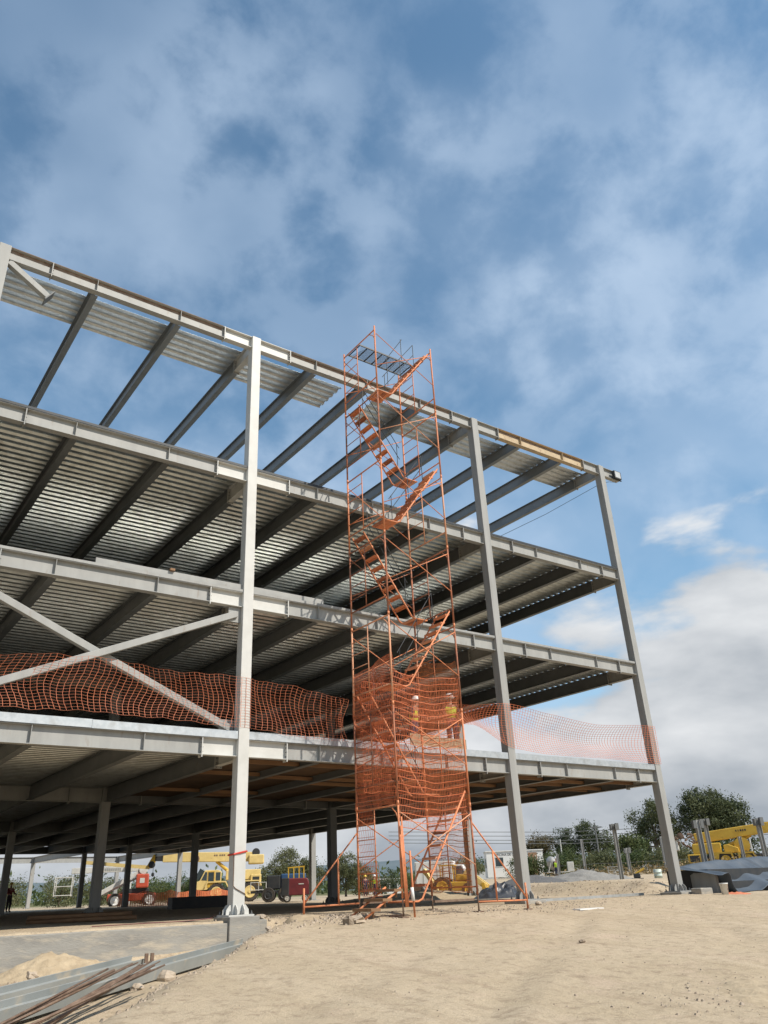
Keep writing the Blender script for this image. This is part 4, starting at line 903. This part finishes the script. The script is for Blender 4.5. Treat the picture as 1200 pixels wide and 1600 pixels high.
# yellow backhoe behind the scaffold foot; -y faces the camera
bh = thing('backhoe', 'yellow backhoe with folded arms behind the right side of the scaffold', 'backhoe', (19.6, 15.2, H(19.6, 15.2)), R(-48))
BX(bh, 'chassis', (-0.9, -0.55, 0.3), (0.95, 0.55, 0.72), 'yellow_paint', 0.05); BX(bh, 'engine_hood', (0.1, -0.4, 0.72), (0.95, 0.4, 1.05), 'yellow_paint', 0.08)
for x, rr in ((-0.55, 0.48), (0.75, 0.33)):
    for y in (-0.62, 0.62): wheel(bh, (x, y, rr), rr, 0.28, 'yellow_paint', False)
b = MB()
for x in (-0.65, 0.0):
    for y in (-0.4, 0.4): b.bar((x, y, 0.7), (x, y, 1.45), 0.05, 0.05)
b.box((-0.72, -0.45, 1.45), (0.08, 0.45, 1.50)); b.build('canopy', 'yellow_paint', bh, local=True)
MB().bar((-0.9, 0, 0.55), (-1.55, -0.1, 1.30), 0.2, 0.24).build('rear_boom', 'yellow_paint', bh, local=True, bevel=0.02)
MB().bar((-1.5, -0.12, 1.32), (-0.75, -0.75, 0.30), 0.16, 0.2).build('dipper_arm', 'pale_yellow', bh, local=True, bevel=0.02)
MB().prism([(-1.75, 0.05), (-2.1, 0.25), (-2.05, 0.6), (-1.75, 0.7), (-1.6, 0.35)], -0.35, 0.25).build('rear_bucket', 'rusty_pipe', bh, local=True)
for y in (-0.52, 0.52): MB().bar((0.6, y, 1.18), (1.62, y, 0.42), 0.12, 0.26).build('loader_arm', 'pale_yellow', bh, local=True, bevel=0.02)
MB().prism([(1.45, 0.08), (2.0, 0.02), (1.62, 0.30), (1.55, 0.62), (1.40, 0.62)], -0.8, 0.8).build('front_bucket', 'yellow_paint', bh, local=True)

# white box lorry behind the net
lo = thing('box_lorry', 'white box lorry seen through the net at the scaffold foot', 'lorry', (29.2, 28.2, H(29.2, 28.2)), R(-46))
BX(lo, 'cargo_box', (-1.5, -0.9, 0.72), (1.15, 0.9, 2.1), 'office_white', 0.03)
for k in range(6): BX(lo, 'panel_rib', (-1.42 + 0.48 * k, -0.918, 0.76), (-1.37 + 0.48 * k, -0.902, 2.06), 'machine_white')
cb = MB().prism([(1.2, 0.5), (1.2, 1.85), (1.75, 1.85), (2.1, 1.2), (2.3, 1.1), (2.3, 0.5)], -0.85, 0.85).build('cab', 'office_white', lo, local=True, bevel=0.04)
MB().prism([(1.3, 1.25), (1.3, 1.75), (1.7, 1.75), (1.95, 1.25)], -0.862, -0.853).build('window', 'glass', cb, local=True)
BX(lo, 'chassis', (-1.5, -0.5, 0.45), (2.2, 0.5, 0.70), 'black_steel')
for x in (-0.9, 1.7):
    for y in (-0.75, 0.75): wheel(lo, (x, y, 0.4), 0.4, 0.25, 'machine_white', False)

# white site office with a brown door
of = thing('site_office', 'white site office cabin with dark window, brown door and dark lettering', 'cabin', (46.9, 38.9, H(46.9, 38.9)), R(-37))
BX(of, 'wall', (-2.55, -1.1, 0.05), (2.55, 1.1, 2.15), 'office_white', 0.02); BX(of, 'roof', (-2.62, -1.17, 2.15), (2.62, 1.17, 2.23), 'office_white')
w1 = BX(of, 'window', (-1.75, -1.115, 0.95), (-1.05, -1.103, 1.65), 'glass')
b = MB(); b.box((-1.80, -1.13, 0.90), (-1.0, -1.117, 0.945)); b.box((-1.80, -1.13, 1.655), (-1.0, -1.117, 1.70)); b.build('frame', 'machine_white', w1, local=True)
BX(of, 'window', (-2.562, -0.6, 0.85), (-2.552, 0.3, 1.65), 'glass')
dr = BX(of, 'door', (1.22, -1.125, 0.06), (2.02, -1.103, 1.98), 'brown_door'); BX(dr, 'handle', (1.84, -1.16, 1.35), (1.90, -1.128, 1.75), 'machine_white')
BX(of, 'vent', (-0.36, -1.112, 1.2), (-0.26, -1.103, 1.3), 'letter_dark')
fc = bpy.data.curves.new('lettering', 'FONT'); fc.body = 'OFICINA DE OBRA'; fc.size = 0.27; fc.extrude = 0.004; fo = bpy.data.objects.new('lettering', fc); col.objects.link(fo)
dg_ = bpy.context.evaluated_depsgraph_get(); me_ = bpy.data.meshes.new_from_object(fo.evaluated_get(dg_)); bpy.data.objects.remove(fo); fo = bpy.data.objects.new('lettering', me_); col.objects.link(fo)
fo.parent = of; fo.location = (-1.78, -1.108, 1.80); fo.rotation_euler = (R(90), 0, 0); me_.materials.clear(); me_.materials.append(M['letter_dark'])

mx = thing('cement_mixer', 'pale grey cement mixer beside the white site office', 'cement mixer', (42.6, 29.6, H(42.6, 29.6)), R(-45))
MB().lathe((0, 0, 0), [(0.12, -0.52), (0.38, -0.42), (0.48, -0.05), (0.44, 0.15), (0.26, 0.5), (0.22, 0.52)], 18).build('drum', 'pale_primer', mx, local=True, smooth=True)
mx.children[0].rotation_euler = (R(38), R(-40), 0); mx.children[0].location = (-0.35, 0, 0.95)
b = MB(); b.bar((-0.9, -0.4, 0.3), (0.9, -0.4, 0.3), 0.07, 0.07); b.bar((-0.9, 0.4, 0.3), (0.9, 0.4, 0.3), 0.07, 0.07); b.bar((-0.75, -0.45, 0.3), (-0.45, -0.45, 1.1), 0.06, 0.06); b.bar((-0.75, 0.45, 0.3), (-0.45, 0.45, 1.1), 0.06, 0.06); b.build('frame', 'machine_white', mx, local=True)
BX(mx, 'motor_box', (0.75, -0.4, 0.3), (1.25, 0.35, 1.0), 'machine_white', 0.04)
for y in (-0.5, 0.5): wheel(mx, (-0.2, y, 0.25), 0.25, 0.14, 'machine_white', False)

# standing steel posts of the next building
for x, y, top, cap, lab in ((26.0, 9.95, 2.97, 2, 'tall grey steel post with a dark bolted head right of the gravel cone'), (36.45, 17.7, 2.22, 1, 'short grey steel post with a dark cap right of the tall bolted post'),
        (40.7, 25.1, 3.23, 0, 'plain grey steel post behind the gravel cone'), (39.4, 17.1, 2.88, 0, 'grey steel post just left of the corner column'), (20.92, 1.72, 2.42, 1, 'grey steel post standing behind the left part of the tarpaulin'),
        (29.4, 7.0, 3.0, 2, 'grey steel post with double head left of the deep yellow crane body'), (25.54, 1.9, 2.57, 2, 'dark headed steel post in front of the crane boom at the right edge'),
        (42.1, 13.15, 2.62, 0, 'far grey steel post below the rising yellow boom'), (40.25, 27.3, 2.3, 0, 'thin grey steel post right of the cement mixer')):
    h0 = H(x, y) - 0.1; p = thing('steel_post', lab, 'post', (x, y, h0), R(-20), 'standing steel posts')
    MB().ibeam((-0.1, 0, 0), (-0.1, 0, top - h0), 0.16, 0.15, 0.016, 0.014, up=(1, 0, 0)).build('shaft', 'grey_primer', p, local=True)
    if cap:
        for sx, sy in ((-0.16, 0), (0.16, 0), (0, -0.16))[:1 + cap]: MB().box((sx - 0.07, sy - 0.07, top - h0 - 0.30), (sx + 0.07, sy + 0.07, top - h0 - 0.02 + 0.05 * (sx > 0))).build('bracket', 'dark_shade_primer', p, local=True)
# small plant on the terrace
def hz(x, y): return H(x, y)
g_ = thing('steel_gate_frame', 'light steel gate frame standing by the tall bolted post', 'gate frame', (31.2, 14.7, hz(31.2, 14.7)), R(-55))
b = MB()
for z in (0.1, 0.28, 0.46, 0.64): b.bar((-0.3, 0, z), (0.3, 0, z), 0.03, 0.03)
for x in (-0.3, 0.3): b.bar((x, 0, 0), (x, 0, 0.68), 0.035, 0.035)
b.build('rails', 'machine_white', g_, local=True)
br = thing('barrel', 'pale green barrel beside the corner column', 'barrel', (28.65, 9.8, hz(28.65, 9.8)))
MB().lathe((0, 0, 0), [(0.2, 0), (0.2, 0.13), (0.215, 0.14), (0.2, 0.15), (0.2, 0.28), (0.215, 0.29), (0.2, 0.30), (0.2, 0.43), (0.18, 0.44)], 18).build('body', 'barrel_green', br, local=True, smooth=True)
cp = thing('plate_compactor', 'small yellow plate compactor beside the pale green barrel', 'compactor', (28.0, 10.6, hz(28, 10.6)), R(-50))
BX(cp, 'base_plate', (-0.3, -0.18, 0.0), (0.3, 0.18, 0.06), 'black_steel', 0.02); BX(cp, 'engine', (-0.18, -0.14, 0.06), (0.16, 0.14, 0.28), 'black_steel', 0.04)
MB().path([(-0.1, 0, 0.25), (0.25, 0, 0.42), (0.4, 0, 0.5)], 0.05, 8).build('handle', 'yellow_paint', cp, local=True)
lh = thing('low_house', 'low white house with dark windows far behind the scaffold foot', 'house', (55.2, 70.9, H(55.2, 70.9)), R(-37))
BX(lh, 'wall', (-2.4, -2, 0), (2.4, 2, 1.55), 'office_white'); BX(lh, 'roof', (-2.55, -2.15, 1.55), (2.55, 2.15, 1.7), 'office_white')
for x in (-1.7, -0.3, 0.9): BX(lh, 'window', (x, -2.012, 0.5), (x + 0.75, -2.003, 1.3), 'glass')
# far boundary wall and mesh fence, poles with wires
def wall_run(name, label, p, q, h, m, cat):
    z = min(H(*p), H(*q)); return tag(MB().bar((p[0], p[1], z + h / 2 - 0.3), (q[0], q[1], z + h / 2 - 0.3), 0.2, h + 0.6).build(name, m), label, cat)
wall_run('boundary_wall', 'long white boundary wall behind the shrubs in the right background', (55, 61), (73.5, 39.5), 1.9, 'office_white', 'wall')
fe = thing('mesh_fence', 'low wire fence in front of the shrubs in the right background', 'fence', (47.5, 24, H(47, 24)))
for k in range(0, 14, 2):
    x, y = 42.5 + 0.75 * k, 30.5 - 1.0 * k; MB().tube((x, y, H(x, y) - 0.1), (x, y, H(x, y) + 0.75), 0.022, 6).build('post', 'dark_shade_primer', fe)
for h in (0.3, 0.7):
    MB().path([(42.5 + 0.75 * k, 30.5 - 1.0 * k, H(42.5 + 0.75 * k, 30.5 - 1.0 * k) + h) for k in range(14)], 0.012, 5).build('rail', 'dark_shade_primer', fe)
for x, y, h, lab in ((61, 45.9, 3.6, 'thin concrete utility pole left of the dark trees'), (52.1, 33.3, 4.2, 'thin dark utility pole right of the dark trees'), (68, 28.2, 4.0, 'wooden utility pole behind the crane boom'), (21, 66.5, 3.6, 'pale utility pole left of the olive trees')):
    p = thing('utility_pole', lab, 'pole', (x, y, H(x, y)), R(-40)); MB().tube((0, 0, -0.1), (0, 0, h), 0.09, 8, 0.06).build('shaft', 'machine_white' if x != 52.1 else 'dark_shade_primer', p, local=True)
    BX(p, 'cross_arm', (-0.6, -0.05, h - 0.4), (0.6, 0.05, h - 0.3), 'dark_shade_primer')
for k, z in enumerate((5.2, 4.7, 4.2, 3.8)):
    tag(MB().path([(60, 76, z + 2.2), (75, 58, z + 1.0), (90, 40, z + 0.9), (104, 20, z + 1.4)], 0.035, 4).build('power_line', 'dark_shade_primer'), 'thin power line crossing the sky low behind the trees', 'wire', 'power lines in the background')
ob = net('barrier_net', 'low orange barrier net strung in front of the pale yellow crane', lambda u, v: (11.0 + 8.6 * u, 40.3 + 1.0 * u + 0.1 * math.sin(u * 40), H(11 + 8.6 * u, 40.5) + 0.05 + 0.95 * v * (1 - 0.2 * abs(math.sin(u * 14)))), 60, 12, 0.05, 0.04, su=60, sv=12)

# ------------------------------------------------------------------ trees and shrubs
def leaves(clumps, per, size, seed, squash=1.0):
    rs = np.random.RandomState(seed); C = np.array(clumps, float); n = len(C)
    cen = np.repeat(C[:, :3], per, 0) + rs.normal(0, 1, (n * per, 3)) * np.repeat(C[:, 3:4], per, 0) * np.array([1, 1, 0.75])
    a = rs.normal(0, 1, (n * per, 3)); a /= np.linalg.norm(a, axis=1)[:, None]; t = rs.normal(0, 1, (n * per, 3)); b = np.cross(a, t); b /= np.linalg.norm(b, axis=1)[:, None]
    s = size * rs.uniform(0.55, 1.3, (n * per, 1)); v = np.stack([cen - a * s, cen + b * s * 0.45, cen + a * s, cen - b * s * 0.45], 1).reshape(-1, 3)
    m = MB(); m.v = v.tolist(); m.f = np.arange(len(v)).reshape(-1, 4).tolist(); return m
def plant(name, label, cat, base, blobs, nclump, per, size, m, seed, group, trunk=0.16, clump_r=0.5, m2=None, gap=0.0):
    """blobs: (dx, dy, z, rx, ry, rz) ellipsoids of foliage about the base"""
    rnd = random.Random(seed); bz = H(base[0], base[1]); t = thing(name, label, cat, (base[0], base[1], bz), 0, group); cl = []
    vol = [b_[3] * b_[4] * b_[5] for b_ in blobs]; tot = sum(vol)
    for b_, w_ in zip(blobs, vol):
        for _ in range(max(6, int(nclump * w_ / tot))):
            d = Vector((rnd.gauss(0, 1), rnd.gauss(0, 1), rnd.gauss(0, 1))).normalized() * (rnd.random() ** 0.38)
            cl.append((b_[0] + d.x * b_[3], b_[1] + d.y * b_[4], b_[2] + d.z * b_[5], clump_r * rnd.uniform(0.6, 1.25)))
    br_ = MB(); h1 = min(b_[2] - b_[5] * 0.4 for b_ in blobs); h1 = max(0.3, h1)
    br_.path([(0, 0, -0.15), (0.05 * trunk * 4, 0.02, h1 * 0.5), (0.1 * trunk, 0, h1)], [trunk * 1.3, trunk, trunk * 0.8], 8)
    for q in rnd.sample(cl, min(len(cl), 12)):
        p0 = Vector((0.1 * trunk, 0, h1 * rnd.uniform(0.6, 1.0))); p1 = Vector(q[:3]); mid = p0.lerp(p1, 0.5) + Vector((0, 0, 0.15 * (p1 - p0).length * 0.4)); br_.path([p0, mid, p1], [trunk * 0.55, trunk * 0.35, trunk * 0.1], 5)
    br_.build('trunk', 'bark', t, local=True, smooth=True)
    if m2:
        k = int(len(cl) * 0.7); leaves(cl[:k], per, size, seed).build('crown', m, t, local=True); leaves(cl[k:], per, size, seed + 1).build('crown', m2, t, local=True)
    else: leaves(cl, per, size, seed).build('crown', m, t, local=True)
    return t
GT, GS = 'trees in the background', 'shrubs in the background'
plant('eucalyptus_tree', 'tall full eucalyptus standing behind the deep yellow crane', 'tree', (83.0, 42.2), [(0, 0, 5.6, 3.0, 3.0, 3.4), (1.2, -1.9, 5.2, 2.4, 2.4, 3.0), (-0.6, 0.9, 7.4, 1.5, 1.5, 1.9), (1.0, -1.4, 6.6, 1.5, 1.5, 1.9), (2.0, -2.9, 3.6, 1.5, 1.5, 1.9)], 330, 90, 0.135, 'leaf_eucalyptus', 11, GT, 0.3, 0.42, 'leaf_dark')
plant('eucalyptus_tree', 'looser eucalyptus with gaps in its crown behind the corner column', 'tree', (79.2, 47.2), [(-0.5, 1.0, 4.2, 1.5, 1.5, 1.7), (0.3, -0.4, 6.3, 1.8, 1.8, 1.9), (-1.2, 1.6, 5.9, 1.0, 1.0, 1.0), (1.2, -1.4, 4.4, 1.6, 1.6, 2.0)], 150, 80, 0.13, 'leaf_eucalyptus', 12, GT, 0.22, 0.36, 'leaf_olive')
plant('leafy_tree', 'round brownish tree leftmost of the dark tree group', 'tree', (84.8, 71.8), [(0, 0, 4.0, 1.9, 1.9, 2.0), (-1.0, 1.0, 3.4, 1.1, 1.1, 1.3)], 90, 80, 0.13, 'leaf_brown', 13, GT, 0.2, 0.42)
plant('leafy_tree', 'dark tree in the middle of the tree group left of the corner column', 'tree', (87.2, 69.2), [(0, 0, 4.2, 1.7, 1.7, 2.3), (0.6, -0.6, 2.8, 1.3, 1.3, 1.4)], 90, 80, 0.13, 'leaf_dark', 14, GT, 0.2, 0.40)
plant('leafy_tree', 'tallest dark tree of the group left of the corner column', 'tree', (89.4, 66.6), [(0, 0, 4.9, 1.9, 1.9, 2.3), (1.6, -1.7, 3.8, 1.3, 1.3, 1.9), (-0.5, 0.5, 6.2, 1.0, 1.0, 1.0)], 120, 80, 0.13, 'leaf_dark', 15, GT, 0.22, 0.40, 'leaf_eucalyptus')
plant('olive_tree', 'grey green olive tree behind the blue generator', 'tree', (30.6, 51.8), [(0, 0, 2.5, 2.0, 1.7, 1.65), (-1.5, 0.4, 1.7, 1.35, 1.3, 1.2), (2.0, -0.7, 2.0, 1.6, 1.4, 1.3)], 190, 80, 0.085, 'leaf_olive', 16, GT, 0.15, 0.28)
plant('olive_tree', 'grey green olive tree between the two dark inner columns', 'tree', (35.4, 49.4), [(0, 0, 2.1, 1.8, 1.6, 1.6), (1.3, -0.8, 1.3, 1.4, 1.3, 1.2)], 140, 80, 0.085, 'leaf_olive', 17, GT, 0.1, 0.24)
plant('cypress', 'small dark pointed cypress beyond the white boundary wall', 'tree', (98, 63), [(0, 0, 2.6, 0.7, 0.7, 1.6), (0, 0, 4.2, 0.4, 0.4, 1.0)], 40, 40, 0.14, 'leaf_dark', 18, GT, 0.12, 0.22)
plant('leafy_tree', 'round green tree beyond the white wall left of the corner column', 'tree', (74, 47), [(0, 0, 2.8, 2.0, 2.0, 1.5)], 70, 40, 0.17, 'leaf_shrub', 19, GT, 0.18, 0.4)
shr = [((43.8, 34.8), 1.2, 1.4, 'dark green shrub right of the cement mixer', 'leaf_shrub'), ((45.6, 32.6), 1.5, 1.5, 'broad green shrub behind the gravel cone', 'leaf_shrub'), ((47.9, 30.2), 1.5, 1.4, 'pale green shrub left of the tall bolted post', 'leaf_olive'),
       ((49.9, 28.3), 1.5, 1.4, 'green shrub right of the tall bolted post', 'leaf_shrub'), ((51.8, 25.9), 1.7, 1.6, 'olive green shrub behind the pale green barrel', 'leaf_olive'), ((54.0, 27.0), 1.8, 1.7, 'dense dark shrub below the corner column', 'leaf_dark'),
       ((56.5, 24.2), 1.9, 1.9, 'dark shrub behind the engine of the deep yellow crane', 'leaf_shrub'), ((60.5, 20.5), 2.0, 2.0, 'green shrub below the rising crane boom', 'leaf_shrub'), ((62.5, 17.5), 2.0, 1.9, 'green shrub at the right edge behind the crane', 'leaf_dark'),
       ((49, 57), 2.3, 2.0, 'dark shrub mass behind the scaffold foot', 'leaf_shrub'), ((46, 59.5), 2.3, 2.1, 'dark shrub left of the low white house', 'leaf_dark'), ((52, 52), 2.0, 2.2, 'olive shrub behind the white box lorry', 'leaf_olive'), ((54, 46.5), 2.0, 2.2, 'brownish shrub behind the white site office', 'leaf_brown'), ((57.5, 43.2), 2.2, 2.3, 'green shrub behind the door end of the site office', 'leaf_shrub')]
for k, ((x, y), r0, h0, lab, m_) in enumerate(shr):
    plant('shrub', lab, 'shrub', (x, y), [(0, 0, h0 * 0.5, r0, r0, h0 * 0.55), (0.5 * r0, -0.4 * r0, h0 * 0.65, r0 * 0.6, r0 * 0.6, h0 * 0.5)], 60, 80, 0.085, m_, 30 + k, GS, 0.06, 0.3)
left = [((10.5, 74), 2.0, 2.6, 'olive shrub behind the leftmost inner columns', 'leaf_olive'), ((16, 73), 2.3, 3.0, 'tall olive shrub seen through the left inner bay', 'leaf_olive'), ((20, 72), 2.2, 2.4, 'dry olive shrub behind the boom lift', 'leaf_olive'), ((24, 70.5), 2.4, 2.5, 'green shrub right of the boom lift', 'leaf_shrub'),
        ((28, 69), 2.4, 2.4, 'green shrub left of the pale yellow crane cab', 'leaf_shrub'), ((33, 66), 2.3, 2.1, 'green shrub behind the pale yellow crane', 'leaf_shrub'), ((7, 66), 2.0, 2.6, 'olive shrub at the far left edge', 'leaf_olive')]
for k, ((x, y), r0, h0, lab, m_) in enumerate(left):
    plant('shrub', lab, 'shrub', (x, y), [(0, 0, h0 * 0.5, r0, r0, h0 * 0.55), (0.6 * r0, -0.2 * r0, h0 * 0.55, r0 * 0.7, r0 * 0.6, h0 * 0.5)], 70, 80, 0.085, m_, 60 + k, GS, 0.07, 0.33)
def far_scrub():
    rs = random.Random(4); cl = []
    for k in range(520):
        a = R(rs.uniform(-2, 75)); d = rs.uniform(150, 330); x, y = -8.9 + math.sin(a) * d, -18.4 + math.cos(a) * d; cl.append((x, y, H(x, y) + rs.uniform(0.3, 2.4), rs.uniform(1.2, 2.2)))
    tag(leaves(cl, 46, 0.55, 9).build('far_scrub', 'leaf_shrub'), 'far band of dark scrub along the horizon', 'scrub', kind='stuff')
    cl = []
    for k in range(240):
        x = rs.uniform(35, 46); y = 0.80 * (46 - x) + rs.uniform(8, 15); cl.append((x, y, H(x, y) + 0.05, 0.35))
    tag(leaves(cl, 24, 0.10, 10).build('dry_weeds', 'leaf_dry'), 'dry brown weeds along the wire fence', 'weeds', kind='stuff')
far_scrub()

# ------------------------------------------------------------------ people
def skin_mesh(name, pts, edges_, m, parent, loc=(0, 0, 0), sub=1):
    me = bpy.data.meshes.new(name); me.from_pydata([p[:3] for p in pts], edges_, []); me.materials.append(M[m]); o = bpy.data.objects.new(name, me); col.objects.link(o); o.parent = parent; o.location = loc
    s = o.modifiers.new('skin', 'SKIN'); s.use_smooth_shade = True
    for i, p in enumerate(pts):
        me.skin_vertices[0].data[i].radius = (p[3], p[4] if len(p) > 4 else p[3])
    me.skin_vertices[0].data[0].use_root = True
    o.modifiers.new('sub', 'SUBSURF').levels = sub; o.modifiers['sub'].render_levels = sub
    return o
def person(label, x, y, z, rz, helmet='helmet_white', vest='vest_lime', shirt='cloth_dark', trousers='cloth_navy', lean=0.0, arm=0.35):
    p = thing('person', label, 'person', (x, y, z), rz, 'workers on the site')
    L_ = lambda h: lean * max(0, h - 0.9)
    J = {}
    def j(n, x_, y_, z_, r, r2=None): J[n] = (x_, y_ - L_(z_), z_, r, r2 or r)
    j('hip', 0, 0, 0.95, .14, .10); j('waist', 0, 0, 1.12, .13, .09); j('chest', 0, 0, 1.32, .155, .10); j('neck', 0, 0, 1.48, .055); j('head', 0, -.01, 1.60, .085, .095); j('crown', 0, -.01, 1.70, .07, .08); j('nose', 0, -.105, 1.60, .016)
    for s, t in ((-1, 'l'), (1, 'r')):
        j('hipj' + t, s * .09, 0, .90, .085); j('knee' + t, s * .10, -.03, .48, .06); j('ank' + t, s * .10, .02, .09, .042); j('toe' + t, s * .11, -.15, .04, .035)
        j('sh' + t, s * .19, 0, 1.40, .06); j('elb' + t, s * .25, .03 - arm * .25, 1.13, .042); j('wr' + t, s * .22, -.05 - arm * .75, 1.0 + arm * .25, .03); j('pa' + t, s * .215, -.11 - arm * .8, .95 + arm * .28, .03, .02)
        for k, (ox, ln) in enumerate(((-.028, .07), (-.01, .085), (.01, .08), (.028, .06))): j('f%d' % k + t, s * .215 + ox, -.11 - arm * .8 - ln * .6, .95 + arm * .28 - ln * .7, .009)
        j('th' + t, s * .215 - s * .045, -.13 - arm * .8, .96 + arm * .28, .010)
    def build(name, links, m, grow=1.0, add=0.0):
        names = []; ed = []
        for a, b_ in links:
            for q in (a, b_):
                if q not in names: names.append(q)
            ed.append((names.index(a), names.index(b_)))
        pts = [(J[n][0], J[n][1], J[n][2], J[n][3] * grow + add, J[n][4] * grow + add) for n in names]
        return skin_mesh(name, pts, ed, m, p)
    tor = [('hip', 'waist'), ('waist', 'chest'), ('chest', 'neck')]
    leg = sum([[('hip', 'hipj' + t), ('hipj' + t, 'knee' + t), ('knee' + t, 'ank' + t)] for t in 'lr'], []); armk = sum([[('chest', 'sh' + t), ('sh' + t, 'elb' + t), ('elb' + t, 'wr' + t)] for t in 'lr'], [])
    hand = sum([[('wr' + t, 'pa' + t)] + [('pa' + t, 'f%d' % k + t) for k in range(4)] + [('pa' + t, 'th' + t)] for t in 'lr'], [])
    build('body', tor + [('neck', 'head'), ('head', 'crown'), ('head', 'nose')] + leg + [('ank' + t, 'toe' + t) for t in 'lr'] + armk + hand, 'skin')
    build('trousers', [('waist', 'hip')] + leg, trousers, 1.0, 0.02); build('shirt', [('hip', 'waist'), ('waist', 'chest')] + armk, shirt, 1.0, 0.018)
    build('boots', [('ankl', 'toel')], 'boot', 1.0, 0.018); build('boots', [('ankr', 'toer')], 'boot', 1.0, 0.018)
    if vest:
        v = build('vest', [('hip', 'waist'), ('waist', 'chest'), ('chest', 'shl'), ('chest', 'shr')], vest, 1.0, 0.034)
    hy = -.01 - L_(1.7)
    hm = MB().lathe((0, hy, 1.655), [(0.155, -0.005), (0.16, 0.01), (0.125, 0.03), (0.12, 0.075), (0.09, 0.125), (0.03, 0.15)], 16).build('helmet', helmet, p, local=True, smooth=True)
    return p
person('worker with white helmet and lime vest behind the wavy front net of the scaffold', 6.72, 1.45, 4.09, R(20), lean=0.15)
person('worker with white helmet and lime vest behind the golden net at the floor edge', 7.58, 0.62, 4.10, R(-30), lean=0.0)
person('worker in lime vest and white helmet standing by the cement mixer', 40.9, 28.1, H(40.9, 28.1) - 0.35, R(140))
person('worker in lime vest seen between the left scaffold legs', 37.0, 47.0, H(37, 47) - 0.05, R(100))
person('person in dark clothes left of the lime vest worker, between the scaffold legs', 36.3, 47.5, H(36.3, 47.5) - 0.05, R(-20), helmet='helmet_yellow', vest=None, shirt='cloth_navy')
person('worker in dark red jacket and yellow helmet at the far left between the columns', 4.5, 42.6, H(4.5, 42.6), R(20), helmet='helmet_yellow', vest=None, shirt='cloth_red', trousers='cloth_dark')
